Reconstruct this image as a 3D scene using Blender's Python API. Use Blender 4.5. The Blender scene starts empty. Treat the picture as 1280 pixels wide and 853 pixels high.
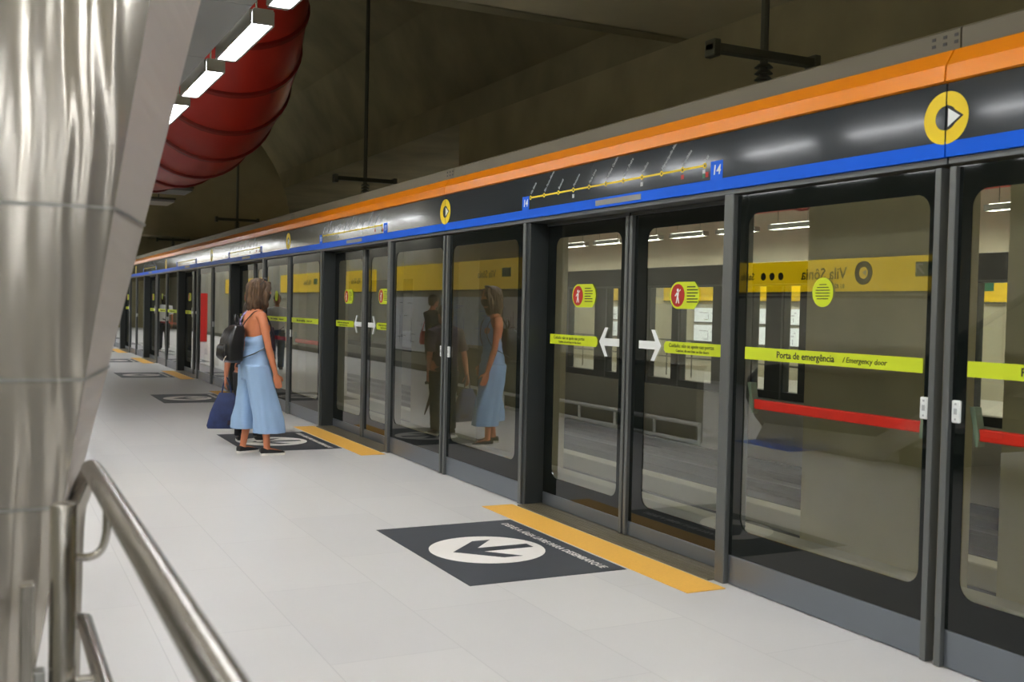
import bpy, bmesh, math, random
from mathutils import Vector, Matrix
random.seed(7)
PI = math.pi
scene = bpy.context.scene
COL = scene.collection

# ------------------------------------------------------------------ camera
cd = bpy.data.cameras.new('camera')
cam = bpy.data.objects.new('camera', cd); COL.objects.link(cam)
cd.sensor_width = 36.0
cd.lens = 1312.0/1280*36.0
cd.clip_start = 0.05
fw = Vector((0.44685, 0.89409, -0.03031)); rt = Vector((0.89459, -0.44635, 0.02202)); up = Vector((-0.00616, 0.03695, 0.99930))
cam.matrix_world = Matrix(((rt.x, up.x, -fw.x, -3.685), (rt.y, up.y, -fw.y, 0.0), (rt.z, up.z, -fw.z, 1.5), (0, 0, 0, 1)))
cd.dof.use_dof = True; cd.dof.focus_distance = 9.0; cd.dof.aperture_fstop = 4.0
scene.camera = cam
# ------------------------------------------------------------------ world, exposure
w = bpy.data.worlds.new('world'); scene.world = w; w.use_nodes = True
w.node_tree.nodes['Background'].inputs[0].default_value = (0.9, 0.95, 0.8, 1)
w.node_tree.nodes['Background'].inputs[1].default_value = 0.01
scene.view_settings.view_transform = 'Standard'; scene.view_settings.look = 'None'
scene.view_settings.exposure = 0.5; scene.view_settings.gamma = 1.0
try: scene.view_settings.use_curve_mapping = False
except Exception: pass
scene.cycles.use_denoising = True
scene.cycles.max_bounces = 10; scene.cycles.transparent_max_bounces = 24; scene.cycles.glossy_bounces = 5; scene.cycles.diffuse_bounces = 5
scene.cycles.sample_clamp_indirect = 6.0
LAMP = 34.0        # radiance of the platform lamps
CEILING_FILL = 11.0      # radiance of the strips added on the lamp tops to brighten the ceiling
OPP_LAMP = 26.0    # radiance of the opposite platform's lamps

# ------------------------------------------------------------------ materials
def mat(name, col, rough=0.5, metal=0.0, spec=0.5, coat=0.0, bump=None, vary=None, emit=None, estr=1.0):
    m = bpy.data.materials.new(name); m.use_nodes = True
    nt = m.node_tree; b = nt.nodes['Principled BSDF']
    c = (*col, 1.0)
    b.inputs['Base Color'].default_value = c; b.inputs['Roughness'].default_value = rough; b.inputs['Metallic'].default_value = metal
    b.inputs['Specular IOR Level'].default_value = spec
    if coat: b.inputs['Coat Weight'].default_value = coat; b.inputs['Coat Roughness'].default_value = 0.05
    if emit: b.inputs['Emission Color'].default_value = (*emit, 1); b.inputs['Emission Strength'].default_value = estr
    if bump or vary:
        tc = nt.nodes.new('ShaderNodeTexCoord')
    if vary:
        sc, amt, stretch = vary
        mp = nt.nodes.new('ShaderNodeMapping'); mp.inputs['Scale'].default_value = stretch
        nz = nt.nodes.new('ShaderNodeTexNoise'); nz.inputs['Scale'].default_value = sc; nz.inputs['Detail'].default_value = 6
        mx = nt.nodes.new('ShaderNodeMix'); mx.data_type = 'RGBA'
        rmp = nt.nodes.new('ShaderNodeMapRange'); rmp.inputs[1].default_value = 0.3; rmp.inputs[2].default_value = 0.7
        nt.links.new(tc.outputs['Object'], mp.inputs[0]); nt.links.new(mp.outputs[0], nz.inputs['Vector'])
        nt.links.new(nz.outputs[0], rmp.inputs[0]); nt.links.new(rmp.outputs[0], mx.inputs[0])
        mx.inputs[6].default_value = (*[v*(1-amt) for v in col], 1); mx.inputs[7].default_value = (*[min(1, v*(1+amt)) for v in col], 1)
        nt.links.new(mx.outputs[2], b.inputs['Base Color'])
    if bump:
        sc, st, stretch = bump
        mp = nt.nodes.new('ShaderNodeMapping'); mp.inputs['Scale'].default_value = stretch
        nz = nt.nodes.new('ShaderNodeTexNoise'); nz.inputs['Scale'].default_value = sc; nz.inputs['Detail'].default_value = 3
        bp = nt.nodes.new('ShaderNodeBump'); bp.inputs['Strength'].default_value = st; bp.inputs['Distance'].default_value = 0.02
        nt.links.new(tc.outputs['Object'], mp.inputs[0]); nt.links.new(mp.outputs[0], nz.inputs['Vector'])
        nt.links.new(nz.outputs[0], bp.inputs['Height']); nt.links.new(bp.outputs[0], b.inputs['Normal'])
    return m

def srgb(r, g, b):
    f = lambda v: (v/255/12.92) if v/255 <= 0.04045 else ((v/255+0.055)/1.055)**2.4
    return (f(r), f(g), f(b))

def glass_mat(name, tint, r0, gl=(0.9, 0.92, 0.9)):
    m = bpy.data.materials.new(name); m.use_nodes = True
    nt = m.node_tree; N = nt.nodes; L = nt.links
    N.remove(N['Principled BSDF']); out = N['Material Output']
    geo = N.new('ShaderNodeNewGeometry')
    dot = N.new('ShaderNodeVectorMath'); dot.operation = 'DOT_PRODUCT'
    L.new(geo.outputs['Incoming'], dot.inputs[0]); L.new(geo.outputs['Normal'], dot.inputs[1])
    ab = N.new('ShaderNodeMath'); ab.operation = 'ABSOLUTE'; L.new(dot.outputs['Value'], ab.inputs[0])
    om = N.new('ShaderNodeMath'); om.operation = 'SUBTRACT'; om.inputs[0].default_value = 1.0; L.new(ab.outputs[0], om.inputs[1])
    pw = N.new('ShaderNodeMath'); pw.operation = 'POWER'; pw.inputs[1].default_value = 1.9; L.new(om.outputs[0], pw.inputs[0])
    ma = N.new('ShaderNodeMath'); ma.operation = 'MULTIPLY_ADD'; ma.inputs[1].default_value = 1-r0; ma.inputs[2].default_value = r0; L.new(pw.outputs[0], ma.inputs[0])
    fr = N.new('ShaderNodeMath'); fr.operation = 'SUBTRACT'; fr.inputs[0].default_value = 1.0; L.new(geo.outputs['Backfacing'], fr.inputs[1])
    fac = N.new('ShaderNodeMath'); fac.operation = 'MULTIPLY'; L.new(ma.outputs[0], fac.inputs[0]); L.new(fr.outputs[0], fac.inputs[1])
    tr = N.new('ShaderNodeBsdfTransparent'); tr.inputs[0].default_value = (*[math.sqrt(t) for t in tint], 1)
    gs = N.new('ShaderNodeBsdfGlossy'); gs.inputs['Color'].default_value = (*gl, 1); gs.inputs['Roughness'].default_value = 0.0
    mx = N.new('ShaderNodeMixShader'); L.new(fac.outputs[0], mx.inputs[0]); L.new(tr.outputs[0], mx.inputs[1]); L.new(gs.outputs[0], mx.inputs[2])
    L.new(mx.outputs[0], out.inputs['Surface'])
    return m

M = {}
M['glass'] = glass_mat('screen_glass', (0.84, 0.88, 0.77), 0.09)
M['clear_glass'] = glass_mat('opposite_glass', (0.86, 0.88, 0.84), 0.05)
M['frit'] = mat('black_glass_border', (0.006, 0.008, 0.007), 0.03, spec=0.38)
M['frame'] = mat('grey_frame_metal', srgb(112, 115, 114), 0.4, 0.6)
M['post'] = mat('dark_post_paint', srgb(46, 51, 52), 0.4, 0.1)
M['kick'] = mat('kick_plate_metal', srgb(120, 126, 134), 0.36, 0.7, bump=(60, 0.05, (0.2, 0.2, 6)))
M['header'] = mat('dark_header_paint', srgb(48, 53, 57), 0.1, 0.0, spec=0.5, coat=0.1)
M['orange'] = mat('orange_strip_paint', srgb(226, 130, 6), 0.3, 0.05, spec=0.25, bump=(25, 0.06, (0.3, 0.15, 14)))
M['blue'] = mat('blue_stripe', srgb(0, 92, 220), 0.45, spec=0.2)
M['yellow'] = mat('line_yellow', srgb(232, 200, 4), 0.4)
M['white'] = mat('white_vinyl', srgb(226, 230, 228), 0.5)
M['black'] = mat('black_vinyl', srgb(22, 24, 24), 0.5)
M['lime'] = mat('lime_vinyl', srgb(196, 212, 28), 0.5)
M['red'] = mat('red_push_bar', srgb(255, 36, 16), 0.5)
M['redvinyl'] = mat('red_vinyl', srgb(170, 30, 18), 0.5)
M['greenvinyl'] = mat('green_vinyl', srgb(10, 100, 70), 0.5)
M['grey_text'] = mat('grey_vinyl', srgb(168, 172, 172), 0.5)
M['steel'] = mat('brushed_steel', srgb(176, 172, 164), 0.26, 1.0, bump=(40, 0.03, (1, 1, 0.1)))
M['clad'] = mat('stainless_cladding', srgb(182, 176, 166), 0.17, 0.66, bump=(3.0, 0.02, (1.8, 1.8, 0.4)))
M['cladflat'] = mat('satin_cladding', srgb(186, 178, 170), 0.42, 0.3, bump=(30, 0.02, (1, 1, 0.1)))
M['plinth'] = mat('dark_plinth', srgb(62, 62, 54), 0.5)
M['tactile'] = mat('yellow_tactile', srgb(240, 184, 78), 0.55, vary=(60, 0.04, (1, 1, 1)))
M['mat_dark'] = mat('dark_floor_decal', srgb(58, 62, 68), 0.5, vary=(5, 0.08, (1, 1, 1)))
M['mat_white'] = mat('white_floor_decal', srgb(236, 232, 226), 0.5)
M['sill'] = mat('olive_sill_metal', srgb(128, 120, 100), 0.4, 0.6)
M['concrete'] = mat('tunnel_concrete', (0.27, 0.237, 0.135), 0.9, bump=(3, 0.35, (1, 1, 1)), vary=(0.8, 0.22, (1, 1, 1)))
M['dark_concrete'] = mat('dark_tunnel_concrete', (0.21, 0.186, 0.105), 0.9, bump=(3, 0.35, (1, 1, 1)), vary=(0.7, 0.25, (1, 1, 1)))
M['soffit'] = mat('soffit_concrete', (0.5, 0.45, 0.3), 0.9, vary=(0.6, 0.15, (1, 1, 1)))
M['pillar'] = mat('pillar_concrete', (0.6, 0.55, 0.39), 0.85, vary=(1.2, 0.1, (1, 1, 1)))
M['wall'] = mat('hall_wall', (0.34, 0.325, 0.26), 0.7, vary=(1.0, 0.1, (1, 1, 1)))
M['opp_wall'] = mat('opposite_wall', (0.56, 0.52, 0.40), 0.8, vary=(1.0, 0.08, (1, 1, 1)))
M['track'] = mat('track_slab', (0.06, 0.058, 0.05), 0.8, vary=(3, 0.2, (1, 1, 1)))
M['plinth_light'] = mat('pale_plinth', (0.62, 0.60, 0.52), 0.8)
M['rail_steel'] = mat('rail_steel', (0.07, 0.067, 0.06), 0.5, 0.6)
M['signyellow'] = mat('sign_yellow', srgb(246, 206, 0), 0.45, emit=srgb(255, 214, 0), estr=0.12)   # dimly backlit fascia
M['signlit'] = mat('lit_sign_yellow', srgb(246, 206, 0), 0.45, emit=srgb(255, 214, 0), estr=0.9)   # backlit hanging sign
M['boardlit'] = mat('backlit_notice_white', srgb(226, 230, 236), 0.45, emit=srgb(235, 240, 255), estr=0.6)
M['board'] = mat('map_board_white', srgb(226, 230, 236), 0.45)
M['boardblue'] = mat('map_board_blue', srgb(150, 176, 204), 0.45, vary=(5, 0.2, (1, 1, 1)))
M['duct'] = mat('red_duct_paint', srgb(168, 38, 26), 0.36, 0.0, spec=0.6, bump=(6, 0.05, (1, 1, 1)))
M['ductring'] = mat('dark_red_flange', srgb(120, 26, 20), 0.4)
M['cap'] = mat('cable_cover_paint', srgb(104, 98, 80), 0.6)
M['bracket'] = mat('bracket_grey_green', srgb(150, 168, 156), 0.4, 0.3)
M['ceiling_glow'] = mat('added_ceiling_glow', (0.9, 0.9, 0.9), 0.5, emit=(1.0, 0.97, 0.9), estr=CEILING_FILL)  # emission added to lift the dark ceiling, not a part of the lamps
M['housing'] = mat('lamp_housing', srgb(150, 150, 145), 0.4, 0.5)
M['trough'] = mat('grey_trough', srgb(150, 152, 150), 0.5, 0.2)
M['lamp'] = mat('lamp_diffuser', (0.9, 0.9, 0.9), 0.5, emit=(0.965, 0.98, 1.0), estr=LAMP)
M['opplamp'] = mat('opposite_lamp_diffuser', (0.9, 0.9, 0.9), 0.5, emit=(1.0, 0.97, 0.88), estr=OPP_LAMP)
M['darkmetal'] = mat('dark_hanger_metal', srgb(70, 72, 62), 0.5, 0.3)
M['rubber'] = mat('black_rubber', (0.01, 0.01, 0.01), 0.45)
M['greenled'] = mat('green_exit_light', (0.02, 0.4, 0.05), 0.5, emit=(0.05, 0.8, 0.1), estr=1.5)
M['skin'] = mat('tanned_skin', srgb(206, 128, 90), 0.5)
M['skin2'] = mat('light_brown_skin', srgb(190, 122, 92), 0.5)
M['denim'] = mat('pale_blue_denim', srgb(152, 182, 218), 0.8, bump=(14, 0.25, (1, 1, 0.3)), vary=(9, 0.05, (1, 1, 0.4)))
M['hair'] = mat('highlighted_brown_hair', srgb(84, 62, 42), 0.5, bump=(46, 0.9, (1, 1, 0.12)), vary=(22, 0.75, (1, 1, 0.16)))
M['darkhair'] = mat('dark_hair', srgb(44, 34, 26), 0.5, bump=(60, 0.4, (1, 1, 0.1)))
M['leather'] = mat('black_leather', (0.012, 0.012, 0.013), 0.28, bump=(12, 0.35, (1, 1, 1)))
M['navy'] = mat('navy_bag_fabric', srgb(38, 52, 96), 0.6, vary=(10, 0.35, (1, 1, 1)))
M['mask'] = mat('black_mask', (0.012, 0.012, 0.014), 0.7)
M['shoe'] = mat('black_canvas', (0.016, 0.016, 0.017), 0.7)
M['sole'] = mat('white_rubber_sole', srgb(226, 222, 214), 0.5)
M['parapet'] = mat('grey_parapet_panel', srgb(92, 92, 84), 0.6)
M['charcoal'] = mat('charcoal_cloth', srgb(46, 46, 50), 0.8)
M['plum'] = mat('dark_plum_cloth', srgb(54, 42, 56), 0.8, vary=(14, 0.3, (1, 1, 1)))
M['khaki'] = mat('dark_khaki_cloth', srgb(60, 60, 44), 0.8)
M['jeans'] = mat('blue_jeans', srgb(38, 62, 96), 0.8, vary=(12, 0.2, (1, 1, 1)))
M['whitetee'] = mat('white_tee', srgb(214, 214, 216), 0.8)
M['pink'] = mat('pink_red_cloth', srgb(226, 60, 80), 0.7)
M['brown'] = mat('brown_umbrella', srgb(96, 66, 48), 0.6)
M['floral'] = mat('lilac_print_strap', srgb(150, 138, 186), 0.7, vary=(40, 0.35, (1, 1, 1)))
M['redbox'] = mat('red_enamel', srgb(200, 20, 16), 0.4)

def floor_material():
    m = mat('platform_floor_tiles', srgb(214, 212, 211), 0.32, spec=0.45)
    nt = m.node_tree; b = nt.nodes['Principled BSDF']
    tc = nt.nodes.new('ShaderNodeTexCoord')
    mp = nt.nodes.new('ShaderNodeMapping'); mp.inputs['Rotation'].default_value = (0, 0, PI/2)
    br = nt.nodes.new('ShaderNodeTexBrick'); br.inputs['Scale'].default_value = 1.0
    br.inputs['Color1'].default_value = (*srgb(212, 210, 208), 1); br.inputs['Color2'].default_value = (*srgb(207, 205, 204), 1); br.inputs['Mortar'].default_value = (*srgb(196, 194, 193), 1)
    br.inputs['Mortar Size'].default_value = 0.003; br.inputs['Brick Width'].default_value = 1.2; br.inputs['Row Height'].default_value = 0.6
    nz = nt.nodes.new('ShaderNodeTexNoise'); nz.inputs['Scale'].default_value = 1.3; nz.inputs['Detail'].default_value = 8
    mr = nt.nodes.new('ShaderNodeMapRange'); mr.inputs[3].default_value = 0.93; mr.inputs[4].default_value = 1.05
    mx = nt.nodes.new('ShaderNodeMix'); mx.data_type = 'RGBA'; mx.blend_type = 'MULTIPLY'; mx.inputs[0].default_value = 1.0
    nt.links.new(tc.outputs['Object'], mp.inputs[0]); nt.links.new(mp.outputs[0], br.inputs['Vector'])
    nt.links.new(tc.outputs['Object'], nz.inputs['Vector']); nt.links.new(nz.outputs[0], mr.inputs[0])
    nt.links.new(br.outputs['Color'], mx.inputs[6]); nt.links.new(mr.outputs[0], mx.inputs[7])
    nt.links.new(mx.outputs[2], b.inputs['Base Color'])
    mr2 = nt.nodes.new('ShaderNodeMapRange'); mr2.inputs[3].default_value = 0.26; mr2.inputs[4].default_value = 0.42
    nt.links.new(nz.outputs[0], mr2.inputs[0]); nt.links.new(mr2.outputs[0], b.inputs['Roughness'])
    return m
M['floor'] = floor_material()

# ------------------------------------------------------------------ mesh helpers
class MB:
    def __init__(s): s.v = []; s.f = []; s.sm = []
    def add(s, vs, fs, smooth=False):
        o = len(s.v); s.v += [tuple(p) for p in vs]
        for f in fs: s.f.append([i+o for i in f]); s.sm.append(smooth)
        return s
    def box(s, x0, x1, y0, y1, z0, z1, bev=0.0):
        if x0 > x1: x0, x1 = x1, x0
        if y0 > y1: y0, y1 = y1, y0
        if bev <= 0:
            vs = [(x, y, z) for x in (x0, x1) for y in (y0, y1) for z in (z0, z1)]
            return s.add(vs, [(0, 1, 3, 2), (4, 6, 7, 5), (0, 4, 5, 1), (2, 3, 7, 6), (0, 2, 6, 4), (1, 5, 7, 3)])
        bm = bmesh.new(); bmesh.ops.create_cube(bm, size=1.0)
        for v in bm.verts: v.co = Vector(((x0+x1)/2+v.co.x*(x1-x0), (y0+y1)/2+v.co.y*(y1-y0), (z0+z1)/2+v.co.z*(z1-z0)))
        bmesh.ops.bevel(bm, geom=list(bm.edges), offset=min(bev, 0.45*min(x1-x0, y1-y0, z1-z0)), segments=2, affect='EDGES', profile=0.5)
        bm.verts.index_update()
        s.add([v.co for v in bm.verts], [[v.index for v in f.verts] for f in bm.faces]); bm.free(); return s
    def loft(s, rings, smooth=True, caps=True, closed=True):
        n = len(rings[0]); vs = [p for r in rings for p in r]; fs = []
        for i in range(len(rings)-1):
            for j in range(n if closed else n-1):
                a = i*n+j; b = i*n+(j+1) % n
                fs.append((a, b, b+n, a+n))
        s.add(vs, fs, smooth)
        if caps and closed:
            o = len(s.v)-len(vs)
            s.f.append([o+j for j in reversed(range(n))]); s.sm.append(False)
            s.f.append([o+(len(rings)-1)*n+j for j in range(n)]); s.sm.append(False)
        return s
    def tube(s, pts, r, seg=12, caps=True):
        pts = [Vector(p) for p in pts]; k = len(pts)
        rs = r if isinstance(r, (list, tuple)) else [r]*k
        rings = []; pn = None
        for i in range(k):
            t = (pts[min(i+1, k-1)]-pts[max(i-1, 0)]).normalized()
            if pn is None:
                a = Vector((0, 0, 1)) if abs(t.z) < 0.9 else Vector((1, 0, 0))
                pn = (a-t*a.dot(t)).normalized()
            else:
                pn = (pn-t*pn.dot(t)).normalized()
            bn = t.cross(pn)
            rr = rs[i]; ra, rb = rr if isinstance(rr, (tuple, list)) else (rr, rr)
            rings.append([pts[i]+pn*ra*math.cos(2*PI*j/seg)+bn*rb*math.sin(2*PI*j/seg) for j in range(seg)])
        return s.loft(rings, True, caps)
    def ball(s, c, rx, ry=None, rz=None, seg=16, rings=10):
        ry = rx if ry is None else ry; rz = rx if rz is None else rz
        c = Vector(c); R = []
        for i in range(rings+1):
            a = -PI/2+PI*(0.02+0.96*i/rings)
            R.append([c+Vector((rx*math.cos(a)*math.cos(2*PI*j/seg), ry*math.cos(a)*math.sin(2*PI*j/seg), rz*math.sin(a))) for j in range(seg)])
        return s.loft(R)
    def prism(s, poly, x0, x1, axis='X', smooth=False):
        """poly: list of 2-D points; axis X -> (y,z), Y -> (x,z), Z -> (x,y)."""
        def P(t, p):
            return (t, p[0], p[1]) if axis == 'X' else (p[0], t, p[1]) if axis == 'Y' else (p[0], p[1], t)
        n = len(poly)
        s.add([P(x0, p) for p in poly]+[P(x1, p) for p in poly],
              [tuple(range(n)), tuple(n+i for i in reversed(range(n)))]+[(i, n+i, n+(i+1) % n, (i+1) % n) for i in range(n)], smooth)
        return s
    def ring(s, y0, y1, z0, z1, iy0, iy1, iz0, iz1, r, x0, x1, k=6):
        """flat rectangular frame in the YZ plane with a rounded hole."""
        inn = []; out = []
        for (cy, cz, a0, oy, oz) in ((iy1-r, iz1-r, 0, y1, z1), (iy0+r, iz1-r, PI/2, y0, z1), (iy0+r, iz0+r, PI, y0, z0), (iy1-r, iz0+r, 1.5*PI, y1, z0)):
            for i in range(k+1):
                a = a0+PI/2*i/k
                inn.append((cy+r*math.cos(a), cz+r*math.sin(a))); out.append((oy, oz))
        n = len(inn); vs = [(x, p[0], p[1]) for x in (x0, x1) for L in (inn, out) for p in L]; fs = []
        for i in range(n):
            j = (i+1) % n
            fs += [(i, j, n+j, n+i), (2*n+i, 3*n+i, 3*n+j, 2*n+j), (i, 2*n+i, 2*n+j, j), (n+i, n+j, 3*n+j, 3*n+i)]
        return s.add(vs, fs)
    def mesh(s, name, m):
        me = bpy.data.meshes.new(name); me.from_pydata(s.v, [], s.f)
        bm = bmesh.new(); bm.from_mesh(me)
        bmesh.ops.remove_doubles(bm, verts=bm.verts, dist=1e-6)
        bmesh.ops.recalc_face_normals(bm, faces=bm.faces)
        bm.to_mesh(me); bm.free()
        if any(s.sm):
            for p in me.polygons: p.use_smooth = True
            try: me.set_sharp_from_angle(angle=math.radians(40))
            except Exception: pass
        me.materials.append(m); return me
    def build(s, name, m, parent=None):
        return link(name, s.mesh(name, m), parent)

def link(name, me, parent=None):
    o = bpy.data.objects.new(name, me); COL.objects.link(o)
    if parent: o.parent = parent
    return o
def tag(o, label, cat, group=None, kind=None):
    o['label'] = label; o['category'] = cat
    if group: o['group'] = group
    if kind: o['kind'] = kind
    return o
def thing(name, label, cat, loc=(0, 0, 0), rz=0, group=None):
    o = bpy.data.objects.new(name, None); COL.objects.link(o); o.location = loc; o.rotation_euler = (0, 0, rz)
    o.empty_display_size = 0.1
    return tag(o, label, cat, group)
def struct(name, mb, m):
    o = mb.build(name, m); o['kind'] = 'structure'; return o
def dup(root, loc, label):
    r = root.copy(); COL.objects.link(r); r.location = loc; r['label'] = label
    for ch in list(root.children):
        c = ch.copy(); COL.objects.link(c); c.parent = r
        for g in list(ch.children):
            d = g.copy(); COL.objects.link(d); d.parent = c
    return r
def text_mesh(s, size, m, name, align='LEFT', thick=0.0006, shear=0.0, bold=0.0):
    cu = bpy.data.curves.new(name, 'FONT'); cu.body = s; cu.size = size; cu.align_x = align; cu.align_y = 'CENTER'
    cu.extrude = thick; cu.shear = shear; cu.offset = bold; cu.resolution_u = 2
    o = bpy.data.objects.new(name, cu); COL.objects.link(o)
    dg = bpy.context.evaluated_depsgraph_get(); me = bpy.data.meshes.new_from_object(o.evaluated_get(dg))
    bpy.data.objects.remove(o); bpy.data.curves.remove(cu)
    me.materials.clear(); me.materials.append(m); return me
def place_text(me, name, parent, origin, xdir, ydir):
    X = Vector(xdir).normalized(); Y = Vector(ydir).normalized(); Z = X.cross(Y); O = Vector(origin)
    mt = Matrix(((X.x, Y.x, Z.x, O.x), (X.y, Y.y, Z.y, O.y), (X.z, Y.z, Z.z, O.z), (0, 0, 0, 1)))
    me.transform(mt); return link(name, me, parent)
def wall_text(s, size, m, parent, x, y, z, align='LEFT', name='lettering', bold=0.0, shear=0.0):
    """lettering on a screen face, read by someone on the platform looking towards +X."""
    return place_text(text_mesh(s, size, m, name, align, 0.0006, shear, bold), name, parent, (x, y, z), (0, -1, 0), (0, 0, 1))
def circle(cy, cz, r, n=32, a0=0, a1=2*PI):
    return [(cy+r*math.cos(a0+(a1-a0)*i/n), cz+r*math.sin(a0+(a1-a0)*i/n)) for i in range(n if abs(a1-a0-2*PI) < 1e-6 else n+1)]
ORD = ['nearest', 'second', 'third', 'fourth', 'fifth', 'sixth', 'seventh', 'eighth', 'ninth']

# ================================================================== THE SETTING
P = 5.489; Y0 = 7.10; NMOD = 9
YEND = Y0+P*(NMOD-1)+2
struct('floor', MB().box(-10.5, 0.2, 2.9, 62, -1.25, 0).box(-3.56, 0.2, -24, 2.9, -1.25, 0), M['floor'])
struct('track_bed', MB().box(0.2, 8.7, -24, 62, -1.4, -1.2), M['track'])
struct('opposite_floor', MB().box(8.7, 13.0, -24, 62, -1.4, 0), M['floor'])
struct('stair_floor', MB().box(-10.5, -3.56, -24, 2.9, -2.2, -2.0), M['track'])
struct('wall_stair_side', MB().box(-3.60, -3.56, -24, 2.9, -2.0, -0.02), M['plinth'])
struct('wall_left', MB().box(-5.9, -5.52, 17.6, 62, 0, 5.0), M['wall'])
struct('baseboard_left', MB().box(-5.52, -5.49, 17.6, 62, 0, 0.14), M['plinth'])
struct('wall_far_left', MB().box(-10.7, -10.5, -24, 62, -2.2, 8.4), M['wall'])
struct('wall_back', MB().box(-10.7, 13.4, -24.2, -24, -2.2, 8.4), M['wall'])
struct('wall_end', MB().box(-10.7, 13.4, 62, 62.2, -1.4, 9.5), M['concrete'])
struct('wall_opposite', MB().box(13.0, 13.3, -24, 62, -1.4, 8.4), M['opp_wall'])
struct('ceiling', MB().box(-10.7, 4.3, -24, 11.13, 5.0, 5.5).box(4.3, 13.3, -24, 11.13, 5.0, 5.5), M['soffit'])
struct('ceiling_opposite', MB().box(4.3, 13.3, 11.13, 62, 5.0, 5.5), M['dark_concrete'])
# higher cavern beyond the cross beam: a faceted vault
vault = []
for (x, z) in ((-10.7, 6.6), (-7.5, 8.2), (-3, 9.4), (2.5, 9.0), (4.3, 7.6), (5.4, 5.5), (5.7, 5.5), (4.6, 7.9), (2.7, 9.4), (-3, 9.8), (-7.6, 8.6), (-10.9, 7.0)):
    vault.append((x, z))
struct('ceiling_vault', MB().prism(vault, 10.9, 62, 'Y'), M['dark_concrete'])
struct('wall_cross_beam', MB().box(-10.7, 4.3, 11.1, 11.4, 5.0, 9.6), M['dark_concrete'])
struct('wall_centre_beam', MB().box(4.3, 4.75, -24, 18.4, 3.0, 5.0), M['concrete'])
for i, (ya, yb) in enumerate(((4.0, 6.3), (6.98, 8.81), (14.9, 17.36), (18.3, 20.7), (26.5, 28.9), (29.7, 32.0), (38, 40.5), (41.3, 43.6), (-2.5, 3.2))):
    struct('wall_centre_pillar', MB().box(4.3, 4.75, ya, yb, -1.2, 3.02), M['pillar'])
struct('wall_centre_lintel', MB().box(4.3, 4.75, 18.4, 62, 3.0, 3.5), M['concrete'])
# far bulkhead with an arched upper edge
arch = [(-10.6, 3.3)]
for i in range(25):
    a = PI*(0.86-0.86*i/24)
    arch.append((-1.2+5.3*math.cos(a), 3.6+4.35*math.sin(a)))
arch.append((4.2, 3.3))
struct('wall_arch_bulkhead', MB().prism(arch, 30, 30.8, 'Y'), M['concrete'])

# running rails and pale track plinths
for x in (1.0, 2.44, 6.6, 8.04):
    mb = MB().prism([(x-0.07, -1.1), (x+0.07, -1.1), (x+0.02, -1.07), (x+0.02, -1.0), (x+0.036, -0.99), (x+0.036, -0.95), (x-0.036, -0.95), (x-0.036, -0.99), (x-0.02, -1.0), (x-0.02, -1.07)], -8, 61.9, 'Y')
    o = tag(mb.build('running_rail', M['rail_steel']), 'long steel running rail on the track bed behind the glass screen', 'rail', 'running rails on the track bed')
    mb = MB().box(x-0.16, x+0.16, -8, 61.9, -1.2, -1.1, 0.02)
    struct('trim_rail_plinth', mb, M['track'])
struct('trim_track_kerb', MB().box(3.98, 4.24, -8, 61.9, -1.2, -0.92, 0.02), M['plinth_light'])
struct('trim_far_kerb', MB().box(5.22, 5.5, -8, 61.9, -1.2, -0.95, 0.02), M['plinth_light'])

# ================================================================== PLATFORM SCREEN
DX = 0.135     # face of the sliding leaves, set back from the emergency doors
def panel_glass(root, y0, y1, z0, z1, iy0, iy1, iz0, iz1, x):
    fr = MB().ring(y0, y1, z0, z1, iy0, iy1, iz0, iz1, 0.075, x, x+0.004).build('glass_border', M['frit'], root)
    MB().box(x+0.005, x+0.015, y0+0.003, y1-0.003, z0+0.003, z1-0.003).build('glass_pane', M['glass'], root)

def figure_glyph(y, z, h, x):
    mb = MB()
    mb.prism(circle(y, z+0.40*h, 0.12*h, 14), x, x-0.0006)
    mb.prism([(y-.13*h, z+.25*h), (y+.13*h, z+.25*h), (y+.10*h, z-.08*h), (y+.2*h, z-.5*h), (y+.1*h, z-.5*h), (y, z-.18*h), (y-.1*h, z-.5*h), (y-.2*h, z-.5*h), (y-.10*h, z-.08*h)], x, x-0.0006)
    mb.prism([(y+.12*h, z+.25*h), (y+.34*h, z+.02*h), (y+.29*h, z-.04*h), (y+.08*h, z+.14*h)], x, x-0.0006)
    mb.prism([(y-.12*h, z+.25*h), (y-.34*h, z+.42*h), (y-.29*h, z+.48*h), (y-.08*h, z+.26*h)], x, x-0.0006)
    return mb

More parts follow.
